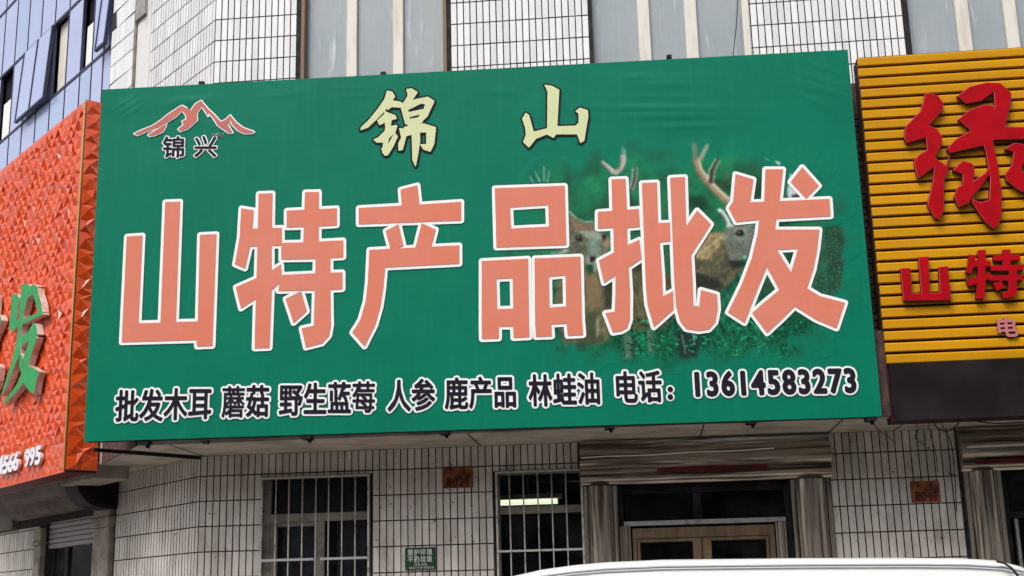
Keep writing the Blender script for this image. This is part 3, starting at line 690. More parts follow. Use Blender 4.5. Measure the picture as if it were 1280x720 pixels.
for i in range(4):
    a, b = Vector(q[i]), Vector(q[(i + 1) % 4]); c0 = (Vector(q[0]) + Vector(q[2])) / 2
    a = a + (c0 - a) * .008; b = b + (c0 - b) * .008; mb.tube([(a.x, GO - .045, a.y), (b.x, GO - .045, b.y)], .022, 4)
for s in (.2, .4, .6, .8):
    a, b = bil(s, .01), bil(s, .99); mb.tube([(a.x, GO - .045, a.y), (b.x, GO - .045, b.y)], .02, 4)
mb.build('frame', M['black'], gs)
MB().prism([tuple(bil(.004, .006)), tuple(bil(.996, .006)), tuple(bil(.996, .994)), tuple(bil(.004, .994))], GO - .072, GO - .068).build('backing', M['dark'], gs)
for (x, y) in ((183, 553), (385, 546), (556, 540), (761, 533), (938, 527), (1087, 523)):
    u, z = at(x, y, out=1.0); mb = MB(); mb.box(u - .04, u + .05, .93, 1.09, z - .028, z + .0); mb.box(u + .005, u + .03, .98, 1.02, z - .055, z - .029); mb.build('clamp', M['black'], gs)
mb = MB()
for (x, y) in ((258, 553), (480, 93), (837, 72), (253, 105)):
    u, z = at(x, y, out=GO - .03); mb.box(u - .03, u + .02, GO - .06, GO + .0, z - .012, z + .018)
mb.build('bolt', M['black'], gs)

# --- printed deer picture (a flat print on the cloth)
X0, X1, Y0, Y1 = 612, 1076, 172, 468
PX = 1.0
gw, gh = int((X1 - X0) / PX) + 1, int((Y1 - Y0) / PX) + 1
yy, xx = np.mgrid[0:gh, 0:gw]; xx = X0 + xx * PX; yy = Y0 + yy * PX
def vnoise(sx, sy, seed):
    r = np.random.default_rng(seed); nx, ny = int((X1 - X0) / sx) + 3, int((Y1 - Y0) / sy) + 3; g = r.random((ny, nx))
    fx, fy = (xx - X0) / sx, (yy - Y0) / sy; ix, iy = fx.astype(int), fy.astype(int); tx, ty = fx - ix, fy - iy; tx = tx * tx * (3 - 2 * tx); ty = ty * ty * (3 - 2 * ty)
    return (g[iy, ix] * (1 - tx) + g[iy, ix + 1] * tx) * (1 - ty) + (g[iy + 1, ix] * (1 - tx) + g[iy + 1, ix + 1] * tx) * ty
def C(r, g, b): return np.array([r, g, b], float)
GREEN = C(18, 122, 98)
img = np.zeros((gh, gw, 3)) + GREEN
n1 = vnoise(38, 30, 1) * .5 + vnoise(17, 14, 2) * .3 + vnoise(7, 6, 3) * .2
n2 = None
forest = C(14, 100, 68)[None, None] * (1 - n1[..., None]) * 1.15 + C(48, 140, 92) * n1[..., None]
dark = np.clip((vnoise(26, 20, 9) - .55) * 4, 0, 1)[..., None]; forest = forest * (1 - dark * .72) + C(24, 56, 38) * dark * .72
grassm = np.clip((yy - 345) / 60, 0, 1)[..., None]
ex = np.clip(1.25 - (np.abs((xx - 848) / 222) ** 3.0 + np.abs((yy - 322) / 143) ** 3.0) ** (1 / 3.0) * 1.22 + (vnoise(22, 18, 21) - .5) * .28, 0, 1)
mask = np.clip(ex * 2.6, 0, 1); mask = (mask * mask * (3 - 2 * mask))[..., None]
forest0 = forest
def fine(seed, a=9, b=9):                   # cloudy noise with several octaves, rotated so that no grid shows
    r = np.random.default_rng(seed); out = 0; tot = 0
    for k, sz in enumerate((a, a * .5, a * .27, a * .15)):
        if sz < 1.2: break
        th = r.uniform(0, 3); X = (xx - X0) * math.cos(th) - (yy - Y0) * math.sin(th) + 700; Y = (xx - X0) * math.sin(th) + (yy - Y0) * math.cos(th) + 700
        g = r.random((1500 // max(1, int(sz)) + 3, 1500 // max(1, int(sz)) + 3)); fx, fy = X / sz, Y / sz * (a / b); ix, iy = fx.astype(int) % (g.shape[1] - 1), fy.astype(int) % (g.shape[0] - 1)
        tx, ty = fx - np.floor(fx), fy - np.floor(fy); w_ = .62 ** k; tot += w_
        out = out + w_ * ((g[iy, ix] * (1 - tx) + g[iy, ix + 1] * tx) * (1 - ty) + (g[iy + 1, ix] * (1 - tx) + g[iy + 1, ix + 1] * tx) * ty)
    return out / tot
def dab(x0, y0, x1, y1, c, al=.6, w=.7):     # a short soft brush line
    n = int(max(abs(x1 - x0), abs(y1 - y0)) * 1.5) + 2
    for k in range(n):
        t = k / (n - 1); x = x0 + (x1 - x0) * t - X0; y = y0 + (y1 - y0) * t - Y0; a = al * (1 - .6 * t)
        for jy in (int(y), int(y) + 1):
            for jx in (int(x), int(x) + 1):
                if 0 <= jx < gw and 0 <= jy < gh:
                    q = a * max(0, 1 - abs(x - jx)) * max(0, 1 - abs(y - jy)); q = min(1, q * 1.5); img[jy, jx] = img[jy, jx] * (1 - q) + np.array(c) * q
hr = np.random.default_rng(5)
def fur(pts, n, ang, ln, c0, c1, al=.5, sp=.5):
    p = P(pts); ins_ = np.argwhere(inside(p))
    for y, x in ins_[hr.integers(0, len(ins_), n)]:
        a = ang + hr.normal(0, sp); l = ln * hr.uniform(.5, 1.2); t = hr.random(); c = [c0[i] * (1 - t) + c1[i] * t for i in range(3)]
        dab(X0 + x, Y0 + y, X0 + x + math.cos(a) * l, Y0 + y + math.sin(a) * l, c, al)
def inside(pts):
    r = np.zeros(xx.shape, bool); n = len(pts)
    for i in range(n):
        x1, y1 = pts[i]; x2, y2 = pts[(i + 1) % n]
        if y1 == y2: continue
        c = ((yy >= min(y1, y2)) & (yy < max(y1, y2))) & (xx < (x2 - x1) * (yy - y1) / (y2 - y1) + x1); r ^= c
    return r
def blur(a, k):
    for _ in range(k):
        b = a.copy(); b[1:-1] = (a[:-2] + 2 * a[1:-1] + a[2:]) / 4; a = b; b = a.copy(); b[:, 1:-1] = (a[:, :-2] + 2 * a[:, 1:-1] + a[:, 2:]) / 4; a = b
    return a
def paint(pts, c, soft=1, al=1.0, tex=.0, tex_seed=30, sx=6, sy=6):
    global img
    p = P(pts) if isinstance(pts, str) else pts
    a = blur(inside(p).astype(float), soft)[..., None] * al
    cc = C(*c) * (1 + tex * (fine(tex_seed, 10, 10)[..., None] - .5) * 2.2) if tex else C(*c)
    img = img * (1 - a) + cc * a
def stroke(pts, c, w0, w1, soft=1, al=1.0):
    p = P(pts); n = len(p); Lp, Rp = [], []
    for i, q in enumerate(p):
        a, b = p[max(i - 1, 0)], p[min(i + 1, n - 1)]; dx, dy = b[0] - a[0], b[1] - a[1]; l = math.hypot(dx, dy); w_ = (w0 + (w1 - w0) * i / (n - 1)) / 2
        Lp.append((q[0] - dy / l * w_, q[1] + dx / l * w_)); Rp.append((q[0] + dy / l * w_, q[1] - dx / l * w_))
    paint(Lp + Rp[::-1], c, soft, al)
forest = blur(forest0, 3) * (.66 + .5 * fine(6, 20, 16)[..., None])
grass = C(12, 86, 56) * (.45 + 1.1 * fine(14, 26, 20)[..., None])
forest = forest * (1 - grassm) + grass * grassm
img = img * (1 - mask) + forest * mask
def greens(n, ya, yb, ln, cols_, al, up=-math.pi / 2, sp=.35):
    for _ in range(n):
        x, y = hr.uniform(X0 + 20, X1 - 20), hr.uniform(ya, yb); m_ = mask[int(y - Y0), int(x - X0), 0]
        if m_ < .3: continue
        c = cols_[hr.integers(len(cols_))]; k = hr.uniform(.7, 1.2); a = up + hr.normal(0, sp); l = ln * hr.uniform(.4, 1.2)
        dab(x, y, x + math.cos(a) * l, y + math.sin(a) * l, [v * k for v in c], al * m_)
greens(1800, 215, 360, 4, [(36, 118, 80), (22, 84, 58), (48, 124, 86), (16, 62, 46)], .35, sp=2)
img = blur(img, 2)
greens(4200, 345, 455, 7, [(16, 108, 74), (52, 150, 108), (10, 62, 42), (30, 122, 84), (8, 48, 36)], .6)
m2_ = np.clip((fine(61, 30, 26)[..., None] - .5) * 5, 0, 1) * mask * (1 - grassm); img = img * (1 - m2_ * .38) + C(92, 96, 68) * m2_ * .38
m3_ = np.clip((fine(62, 16, 14)[..., None] - .54) * 6, 0, 1) * mask; img = img * (1 - m3_ * .40) + C(26, 62, 46) * m3_ * .40
# left stag: body behind the characters, head turned to the viewer
B1 = '696 350 712 322 738 316 756 340 762 392 772 412 752 430 704 428 694 396'; B2 = '758 345 800 330 846 345 848 392 830 410 774 414 756 400'
paint(B1, (104, 94, 68), 6, .85, .6, 31); paint(B2, (96, 84, 60), 6, .8, .6, 32)
fur(B1, 700, 1.65, 7, (150, 138, 104), (48, 48, 34), .42, .25); fur(B2, 600, 1.75, 7, (140, 122, 88), (46, 42, 30), .38, .3)
paint('732 346 744 344 752 362 752 386 738 386 732 370', (134, 112, 82), 3, .75); paint('755 356 765 352 766 384 757 384', (50, 50, 38), 2, .8)
paint('733 392 745 390 746 430 735 432', (62, 72, 52), 3, .8); stroke('747 400 746 424', (160, 170, 148), 2.5, 1.5, 1, .8)
for q in ('779 418 789 418 790 446 781 450', '808 412 817 412 817 440 811 444'): paint(q, (112, 124, 104), 3, .7, .3, 35)
for q in ('790 420 797 420 795 446 790 446', '818 420 824 420 822 440 818 440', '720 428 734 428 732 440 722 440'): paint(q, (44, 66, 50), 3, .7)
stroke('711 264 719 272 729 277 742 278 752 276', (206, 214, 200), 1.8, 1.8, 1, .85)
paint('711 266 719 273 730 279 745 279 752 284 764 300 760 318 750 332 742 338 733 330 722 322 711 316', (98, 100, 82), 1, 1, .5, 36)
paint('714 272 728 279 742 280 742 290 726 292 714 284', (136, 112, 84), 2, .85)
paint('722 289 738 288 748 289 756 298 748 302 738 299 728 294', (158, 172, 154), 1, .8)
paint('735 300 749 300 753 314 746 320 738 319 734 311', (112, 138, 124), 1, .85); paint('738 301 744 301 745 316 740 316', (136, 160, 146), 1, .6)
paint('712 304 722 302 732 306 733 318 722 318 712 312', (74, 82, 68), 1, .85); fur('712 280 733 292 733 318 712 314', 90, 1.4, 4, (150, 146, 122), (48, 54, 42), .4)
paint('719 296 727 295 729 299 727 303 721 303', (20, 26, 20), 1, 1); paint('720 293 728 293 730 295 722 295', (60, 66, 56), 1, .8); paint('722 297 724 297 724 299 722 299', (150, 160, 150), 0, .7)
paint('752 293 757 292 758 303 754 304', (28, 30, 26), 1, .95); paint('754 300 760 298 762 306 758 311 755 308', (176, 128, 112), 1, .7)
paint('732 320 752 318 750 334 743 340 735 334', (150, 160, 148), 1, .75); paint('738 321 745 320 743 326 740 329 738 326', (18, 20, 20), 1, 1); paint('733 331 742 330 741 342 735 342', (22, 66, 46), 1, .9)
paint('690 316 702 308 711 307 711 315 700 318 690 318', (158, 172, 156), 1, .95); paint('692 314 702 310 704 313 694 317', (70, 84, 70), 1, .8)
stroke('768 216 761 210 752 202', (176, 164, 152), 6, 3); stroke('767 213 760 207 753 201', (214, 206, 196), 2, 1); stroke('752 205 757 210 763 215', (84, 76, 68), 2, 1.5, 1, .7)
stroke('768 217 776 211 779 202 779 194', (180, 168, 156), 6.5, 6); stroke('779 194 779 184', (140, 160, 140), 6, 4, 2, .6); stroke('778 208 781 200 781 188', (218, 210, 200), 1.8, 1, 1, .8); stroke('772 213 776 206 776 190', (110, 98, 88), 1.6, 1, 1, .7)
stroke('789 238 793 226 794 208', (74, 68, 60), 5.5, 3); stroke('787 236 790 224 792 208', (200, 200, 188), 1.6, 1.2); stroke('791 238 796 224 796 208', (190, 192, 180), 1.5, 1)
stroke('675 228 669 214', (190, 215, 195), 1.6, .8); stroke('680 228 680 208', (190, 215, 195), 1.8, .8); stroke('684 228 687 212', (175, 200, 182), 1.6, .8); stroke('668 230 662 220', (175, 200, 182), 1.4, .8)
# right stag
N1 = '868 322 876 305 888 291 908 289 918 300 926 330 928 336 914 352 901 362 888 361 868 356'
paint(N1, (92, 90, 70), 1, 1, .5, 41); fur(N1, 650, 1.9, 6, (136, 128, 98), (44, 46, 36), .45, .3)
paint('870 320 877 308 887 291 908 290 905 300 894 313 884 326', (150, 132, 92), 2, .85, .4, 42); fur('870 322 877 306 887 291 908 290 904 302 890 318', 300, 2.1, 6, (214, 196, 146), (92, 78, 50), .6, .3)
paint('868 340 884 344 900 352 904 360 890 362 868 358', (38, 40, 36), 3, .85)
paint('907 283 916 281 932 280 944 285 942 302 936 318 924 326 914 326 908 312 903 298', (110, 122, 110), 1, 1, .4, 44)
fur('907 283 932 280 944 285 936 318 914 326 905 300', 150, .9, 3, (160, 172, 158), (64, 74, 66), .35)
paint('908 306 916 300 930 306 934 318 922 326 912 322', (88, 96, 82), 2, .6); paint('911 326 928 325 934 330 922 336 913 334', (34, 40, 36), 2, .9); paint('929 320 934 320 933 324 929 324', (176, 190, 186), 1, .8)
stroke('912 283 924 279 944 281', (206, 218, 208), 2, 2, 1, .9)
stroke('898 262 903 266 909 275 912 284', (202, 216, 206), 4, 7); stroke('900 266 905 273 908 281', (70, 86, 76), 2, 3, 1, .9); stroke('897 262 904 263 909 272', (226, 234, 226), 1.4, 1)
paint('919 290 923 287 928 288 931 292 928 296 922 296', (12, 14, 12), 1, 1); stroke('917 290 923 286 929 286 933 291', (176, 186, 172), 1.3, 1.3); stroke('919 295 924 299 930 298', (150, 160, 148), 1.2, 1); paint('923 290 925 290 925 291.5 923 291.5', (200, 205, 200), 0, .9)
stroke('904 300 910 293 912 288', (214, 206, 160), 1.3, .8); stroke('898 299 906 292', (214, 206, 160), 1.2, .8)
stroke('912 254 903 246 894 237 881 223.5 873 211 870 198', (150, 136, 108), 11, 9); stroke('870 200 869 190 867 178', (130, 128, 104), 8, 6, 2, .75)
stroke('912 249 899 238 887 226 877 212 873 200', (204, 190, 158), 3.5, 2.5); stroke('908 256 896 245 882 230 870 213 866 200', (86, 78, 60), 2, 1.5, 1, .8)
stroke('875 200 880 190 885 180', (164, 160, 134), 6.5, 4, 1, .85); stroke('873 196 873 186 874 178', (60, 110, 84), 2, 3, 1, .6)
stroke('888 229 890 214 898 198', (66, 58, 48), 6.5, 3.5); stroke('885 226 886 214 895 198', (212, 206, 188), 1.6, 1.2); stroke('892 228 893 214 900 200', (190, 186, 168), 1.3, 1)
paint('984 240 988 216 993 222 1000 238 1008 246 998 249 986 249', (214, 216, 222), 1, .95); paint('990 244 997 242 1002 248 990 249', (44, 40, 46), 1, .9); stroke('975 206 968 199 957 198', (196, 196, 180), 3.5, 1.5)
fur('907 283 932 280 944 285 936 318 914 326 905 300', 200, .9, 3, (166, 170, 148), (70, 76, 62), .3)
fur('711 266 745 279 760 300 750 332 722 322 711 316', 220, 1.5, 3, (166, 168, 146), (66, 70, 54), .3)
img = blur(img, 1) * (.93 + .14 * fine(91, 5, 5)[..., None])
D1 = [('1030 285 1050 280 1056 300 1050 330 1036 345 1030 325', 51), ('1036 330 1056 322 1050 360 1034 372', 52), ('848 395 870 390 872 430 852 436', 53), ('982 316 996 314 992 334 984 330', 54), ('1020 340 1034 338 1030 372 1020 366', 55)]
for q, sd_ in D1: paint(q, (26, 66, 48), 9, .8, .3, sd_)
fur('1018 290 1056 282 1052 360 1030 385 1012 370', 900, 0, 3, (96, 130, 96), (20, 48, 36), .38, 3); fur('960 345 972 345 968 385 950 400', 300, 0, 3, (80, 120, 86), (16, 44, 32), .4, 3)
paint('844 416 876 414 872 446 850 448', (36, 46, 44), 3, .85); stroke('853 420 857 444', (120, 140, 124), 2.5, 1.5, 1, .7); stroke('867 418 868 432', (170, 205, 190), 2.5, 1.5, 1, .85)
cl = np.random.default_rng(77)
for _ in range(420):                        # dark gaps and bright curled leaves low in the undergrowth
    x, y = cl.uniform(770, 1010), cl.uniform(398, 446); m_ = mask[int(y - Y0), int(x - X0), 0]
    if m_ < .35: continue
    if cl.random() < .45: dab(x, y, x + cl.uniform(-3, 3), y + cl.uniform(-3, 3), (10, 40, 32), .8 * m_); dab(x + 1, y, x + cl.uniform(-3, 3), y + 2, (10, 40, 32), .7 * m_)
    else:
        r_ = cl.uniform(1.2, 3.2); a0 = cl.uniform(0, 6); g_ = cl.uniform(.7, 1.25)
        for k in range(4):
            a_ = a0 + k * .6; dab(x + r_ * math.cos(a_), y + r_ * math.sin(a_) * .7, x + r_ * math.cos(a_ + .6), y + r_ * math.sin(a_ + .6) * .7, (30 * g_, 150 * g_, 104 * g_), .75 * m_)
img = np.clip(img, 0, 255) / 255
lim = np.where(img <= .04045, img / 12.92, ((img + .055) / 1.055) ** 2.4)
gl_ = np.array([lin(v) for v in GREEN]); kk = np.array(green_c) / gl_   # so that the print's own green equals the cloth's green
wt = np.clip(1 - np.abs(lim - gl_).sum(-1, keepdims=True) * 10, 0, 1)
alb = lim * .92 * (1 - wt) + lim * kk * wt
vs = []
for j in range(gh):
    for i in range(gw):
        u, z = at(X0 + i * PX, Y0 + j * PX, out=GO + .0015); vs.append((u, -(GO + .0015), z))
keep = mask[..., 0] > .004
fs = [(j * gw + i, (j + 1) * gw + i, (j + 1) * gw + i + 1, j * gw + i + 1) for j in range(gh - 1) for i in range(gw - 1) if keep[j, i] or keep[j + 1, i + 1]]
me = bpy.data.meshes.new('deer_print'); me.from_pydata(vs, [], fs)
ca = me.color_attributes.new('print', 'FLOAT_COLOR', 'POINT'); arr = np.ones((gh * gw, 4), np.float32); arr[:, :3] = alb.reshape(-1, 3); ca.data.foreach_set('color', arr.ravel())
dm = mat('deer photo print', green_c, .42, spec=.09, bump=.10, bscale=2.2, bstretch=(1, 1, 1.7)); t = dm.node_tree
at_n = t.nodes.new('ShaderNodeVertexColor'); at_n.layer_name = 'print'; t.links.new(at_n.outputs[0], t.nodes['Principled BSDF'].inputs['Base Color']); me.materials.append(dm)
link(bpy.data.objects.new('deer_print', me), gs, label='printed picture of two antlered deer in green undergrowth')

# --- characters
M['pink'] = cloth_mat('salmon pink print', rgb(216, 124, 100, .95), rgb(214, 132, 112, .95), .5)
M['white_print'] = cloth_mat('white print', (.84, .85, .84), (.80, .81, .80), .5)
M['ink'] = cloth_mat('black violet print', (.012, .009, .018), (.018, .014, .024), .5)
M['cream'] = cloth_mat('cream print', rgb(216, 220, 168, .92), rgb(206, 212, 168, .92), .5)
BIG = {}
BIG['shan'] = (140, 220, 3, ['57 228 116 224 101 553 183 551 201 99 257 97 241 548 323 546 331 222 393 219 378 638 320 640 318 616 38 624'])
BIG['te'] = (280, 220, 3, ['66 122 113 130 108 198 100 262 80 348 42 332 60 230', '131 68 183 66 180 262 180 440 172 645 116 647 120 480 127 260', '70 200 218 195 218 262 70 266',
    '45 418 122 384 185 352 215 332 218 395 180 430 120 462 65 498', '305 62 357 61 356 262 298 262', '236 131 300 128 424 122 424 186 356 190 300 192 236 194',
    '216 252 300 250 448 242 448 306 345 312 216 314', '215 372 345 366 445 362 445 425 400 428 205 432', '345 300 400 300 400 430 402 560 395 600 370 628 308 644 292 572 338 562', '232 462 290 432 312 508 262 552'])
BIG['chan'] = (430, 220, 3, ['213 52 276 36 284 112 218 120', '56 121 220 112 440 98 440 168 56 182', '157 207 205 182 224 264 176 280', '292 178 345 202 328 268 268 272',
    '96 278 433 261 433 330 155 344 148 420 138 490 118 560 78 640 32 588 62 540 82 470 90 400'])
BIG['pin'] = (590, 210, 3, ['86 77 348 68 286 140 143 149', '348 68 354 290 289 221 286 140', '354 290 92 299 147 228 289 221', '92 299 86 77 143 149 147 228',
    '37 350 211 341 153 414 92 417', '211 341 214 594 155 528 153 414', '214 594 37 597 95 530 155 528', '37 597 37 350 92 417 95 530', '37 590 101 590 101 640 38 642', '155 590 214 590 216 635 156 638',
    '235 340 407 333 351 404 289 409', '407 333 413 582 353 520 351 404', '413 582 237 590 291 524 353 520', '237 590 235 340 289 409 291 524', '237 583 297 581 300 632 240 634', '355 580 413 576 417 627 359 630'])
BIG['pi'] = (740, 200, 3, ['73 74 126 72 131 188 133 330 137 400 143 500 142 600 132 630 110 643 78 648 50 575 85 570 88 500 88 430 82 340 80 250 76 188', '22 196 76 192 131 188 175 184 180 252 130 256 75 256 22 258',
    '26 378 78 350 133 320 178 300 186 372 137 405 88 435 45 462', '187 88 243 85 248 238 292 236 294 306 254 310 262 420 266 512 304 492 306 562 232 628 208 545 202 480 195 300',
    '293 68 348 65 353 250 394 190 446 242 372 358 378 470 380 548 402 550 408 488 468 505 472 560 462 610 438 636 400 642 352 634 330 605 315 550 308 450 300 250'])
BIG['fa'] = (900, 200, 3, ['48 158 112 160 300 152 410 147 414 212 215 222 145 226 60 234 32 182', '58 54 125 74 112 165 48 165', '170 36 236 36 222 165 165 165', '308 28 370 98 322 146 264 84',
    '148 215 212 215 206 265 176 400 135 500 92 612 30 572 80 470 118 370 140 280', '203 262 372 262 364 336 292 334 213 338 188 338', '188 338 213 338 266 422 222 488 176 405', '292 334 364 336 350 410 326 482 222 488 266 422',
    '222 488 326 482 375 512 468 536 436 632 360 600 280 550 230 600 176 650 120 575 165 535'])
def printed(name, polys, r_out, m_face, m_line, parent, out=GO, r_face=0., label=None, k=4):
    c = flat(name, union(polys, r_face, 3), out + .012, m_face, parent)
    flat('outline', union(polys, r_out + r_face, k), out + .008, m_line, c)
    if label: c['label'] = label
    return c
for k_, (ox, oy, sc_, ps) in BIG.items(): printed('character', trace(ps, ox, oy, sc_, MAIN, GO), .0285, M['pink'], M['white_print'], gs, label='big salmon pink character with white outline', k=6)
JIN = ['178 58 200 62 214 85 192 118 160 160 120 200 80 238 45 250 50 238 90 200 130 150 165 100', '190 105 240 112 256 122 246 138 200 135 180 150', '130 205 175 165 215 180 222 195 180 205 140 225', '165 160 200 180 185 280 170 375 155 365 158 330 170 240',
    '112 300 135 290 190 235 225 230 215 265 160 312 125 312', '150 345 175 340 215 270 228 285 205 335 180 375 165 378', '275 50 298 46 326 64 300 105 265 140 250 150 252 130 280 85 282 70',
    '248 140 275 130 292 215 270 222', '262 125 320 100 380 88 410 108 400 125 345 118 285 148', '380 90 410 110 375 185 340 215 322 205 358 160', '288 165 355 150 350 170 290 185', '270 205 360 185 350 215 285 232',
    '240 245 262 248 270 285 252 350 236 352 235 320 250 290', '262 240 300 228 360 222 412 238 418 260 340 262 275 280', '375 235 418 240 410 320 392 358 360 348 345 325 375 325', '300 195 332 200 340 300 330 370 318 430 306 400 303 300']
SHN = ['965 28 1000 33 1035 52 1025 235 1120 232 1135 215 1135 170 1120 158 1140 142 1178 155 1180 185 1160 305 1143 315 1128 272 1020 272 1008 290 975 272 920 295 885 338 858 312 872 275 868 240 853 195 870 168 885 180 908 262 978 245 980 60']
printed('character', trace(JIN, 440, 100, 4, MAIN, GO), .018, M['cream'], M['ink'], gs, r_face=.006, label='cream brush-written character with black outline')
printed('character', trace(SHN, 440, 100, 4, MAIN, GO), .018, M['cream'], M['ink'], gs, r_face=.004, label='cream brush-written character with black outline')
LOGO = ['65 380 150 340 240 305 320 255 400 190 520 110 545 100 590 125 630 150 600 190 540 150 480 210 390 265 300 320 200 350 100 395', '590 125 630 150 680 80 735 50 740 105 700 160 690 200 695 245 600 330 530 355 505 335 560 290 545 255 590 235 580 190 560 165',
    '735 50 800 130 870 195 930 262 980 240 1025 195 1080 265 1150 320 1265 362 1240 376 1160 375 1100 345 1045 290 1030 240 1000 290 1050 370 1010 370 900 295 850 215 805 170 805 205 785 170 735 100', '205 390 290 340 385 280 380 310 350 360 270 395 220 405']
M['logo'] = cloth_mat('terracotta logo print', rgb(205, 120, 104, .9), rgb(180, 110, 112, .9), .5)
printed('mountain_logo', trace(LOGO, 160, 120, 8, MAIN, GO), .011, M['logo'], M['white_print'], gs)
_alt = [0]
def cell(ch, x0, x1, y0, y1, rf, ro, mf, ml, name='small_character', out=GO):
    _alt[0] ^= 1; out = GO + .0015 * _alt[0]
    u0, z0 = at(x0, y1, out=out); u1, z0b = at(x1, y1, out=out); _, z1 = at(x0, y0, out=out)
    printed(name, fit(glyph(ch), u0, u1, z0, z1, shear=z0b - z0, box=CJK if ord(ch) > 999 else ((.045, .50, -.005, .70) if ch.isdigit() else None)), ro, mf, ml, gs, out, rf, k=3)
cell('锦', 203.5, 231, 172, 198, .0045, .011, M['ink'], M['white_print']); cell('兴', 243, 271, 171, 197, .0045, .011, M['ink'], M['white_print'])
cell('T', 265.5, 271, 168, 172, .001, .003, M['ink'], M['white_print']); cell('M', 272, 278.5, 167.5, 171.8, .001, .003, M['ink'], M['white_print'])
for word, x0 in (('批发木耳', 144.5), ('蘑菇', 277.5), ('野生蓝莓', 349.5), ('人参', 485), ('鹿产品', 557), ('林蛙油', 662), ('电话', 769)):
    for i, ch in enumerate(word):
        x = x0 + i * 30.4; yc = 507.5 - .0375 * (x + 13 - 160)
        cell(ch, x, x + 28.2, yc - 19, yc + 19.5, .005 if ch in '蘑莓' else .007, .019, M['ink'], M['white_print'])
cell('.', 835, 841, 484, 490, .004, .014, M['ink'], M['white_print']); cell('.', 835, 841, 493.5, 499.5, .004, .014, M['ink'], M['white_print'])
for i, ch in enumerate('13614583273'):
    x = 865.6 + i * 19.15; yc = 480.6 - .0250 * (x - 865)
    cell(ch, x, x + 15.0, yc - 14.5, yc + 14.5, .0115, .018, M['ink'], M['white_print'], 'digit')

# ================================================================== YELLOW SIGNBOARD
ys = empty('yellow_signboard', label='yellow slatted signboard with raised red characters above a black panel, at the right', cat='signboard')
M['yellow'] = mat('yellow enamelled slat', (.56, .265, .002), .45, spec=.1, rnd=.12, c2=(.47, .205, .002), nscale=3, stretch=(.6, 1, 5), nlo=.4, nhi=.75, streak=.2, streak_c=(.35, .14, .02), bump=.05, bscale=30)
M['yback'] = mat('dark maroon backing', (.03, .008, .008), .8)
YL, YR, YO = 2.192, 5.3, 1.10
NS = 28; P_ = (6.535 - 3.582) / NS
MB().box(YL + .003, YR, .84, 1.061, 3.07, 6.53).build('case', M['yback'], ys)
me_sl = MB().profile([(1.062, 0), (1.098, .001), (1.101, .006), (1.099, P_ - .038), (1.092, P_ - .024), (1.062, P_ - .022)], YL, YR).mesh('slat', M['yellow'])
for i in range(NS):
    o = bpy.data.objects.new('slat', me_sl); link(o, ys, m=Matrix.Translation((random.uniform(-.003, .003), random.uniform(-.0015, .0015), 3.584 + i * P_)))
MB().cbox(2.205, YR, 1.046, 1.12, 3.066, 3.578, .004).build('black_panel', M['blackpanel'], ys)
M['redl'] = mat('red acrylic letter', (.40, .001, .007), .45, spec=.08, c2=(.31, .001, .005), nscale=5)
M['redside'] = mat('dark red letter side', (.11, .004, .008), .5, spec=.2)
M['redrim'] = mat('pale highlight letter rim', (.40, .05, .06), .4)  # edge highlight of the letters, painted as a paler chamfer
LV = ['130 98 150 93 190 105 216 140 212 165 180 210 150 240 185 255 210 290 205 330 178 385 190 395 225 420 218 500 215 630 195 665 175 655 142 595 165 500 172 430 100 480 88 440 82 395 105 370 140 350 135 295 50 320 38 300 42 245 110 175 125 125', '190 395 225 420 242 368 236 440 220 480',
    '275 108 330 65 410 45 470 48 520 92 518 140 490 255 440 275 410 262 445 150 440 90 385 130 320 142', '280 212 330 170 400 145 442 152 452 205 435 258 395 275 340 266', '228 345 270 300 340 262 400 250 500 245 640 247 640 300 450 305 380 335 310 350 245 365',
    '390 290 435 300 460 420 475 530 476 640 462 690 440 705 400 672 345 590 345 570 380 585 420 575 425 480 405 360 395 330', '255 440 300 398 345 410 355 440 350 490 400 455 425 420 430 450 380 520 345 560 330 590 285 608 262 560 275 520 300 505 300 460',
    '490 345 530 318 600 325 640 400 640 440 576 410 565 440 600 480 640 500 640 560 560 535 500 490 490 460 520 420 530 360']
LO = YO + .065
RD = [M['redl'], M['redside'], M['redrim']]
solid('raised_character', union(trace(LV, 1120, 90, 3.6, MAIN, LO)), YO + .012, LO, RD, ys, label='large brush-written red raised character', ch=.006)
solid('raised_character', union(trace(['80 180 145 178 155 342 215 340 195 108 262 103 270 340 335 338 325 172 385 165 408 388 340 388 100 390'], 1110, 300, 5.14, MAIN, LO)), YO + .012, LO, RD, ys, ch=.005)
te = [[(500 + (x - 42) / 406 * 372, 60 + (y - 61) / 586 * 318) for x, y in P(q)] for q in BIG['te'][3]]
solid('raised_character', union(trace(te, 1110, 300, 5.14, MAIN, LO)), YO + .012, LO, RD, ys, ch=.004)
def raised(ch, x0, x1, y0, y1, rr, mats, parent, fr, o0, o1, name='raised_character', box=None, **k):
    u0, z0 = at(x0, y1, fr, o1); u1, z0b = at(x1, (y1), fr, o1); _, z1 = at(x0, y0, fr, o1)
    ps = fit(glyph(ch), u0, u1, z0, z1, box=box)
    return solid(name, union(ps, rr, 3), o0, o1, mats, parent, **k)
M['pinkl'] = mat('faded pink letter', (.46, .15, .16), .5); 
raised('电', 1249, 1273, 397, 421, .005, [M['pinkl'], M['redside']], ys, MAIN, YO + .008, YO + .03, label='small pink raised character')
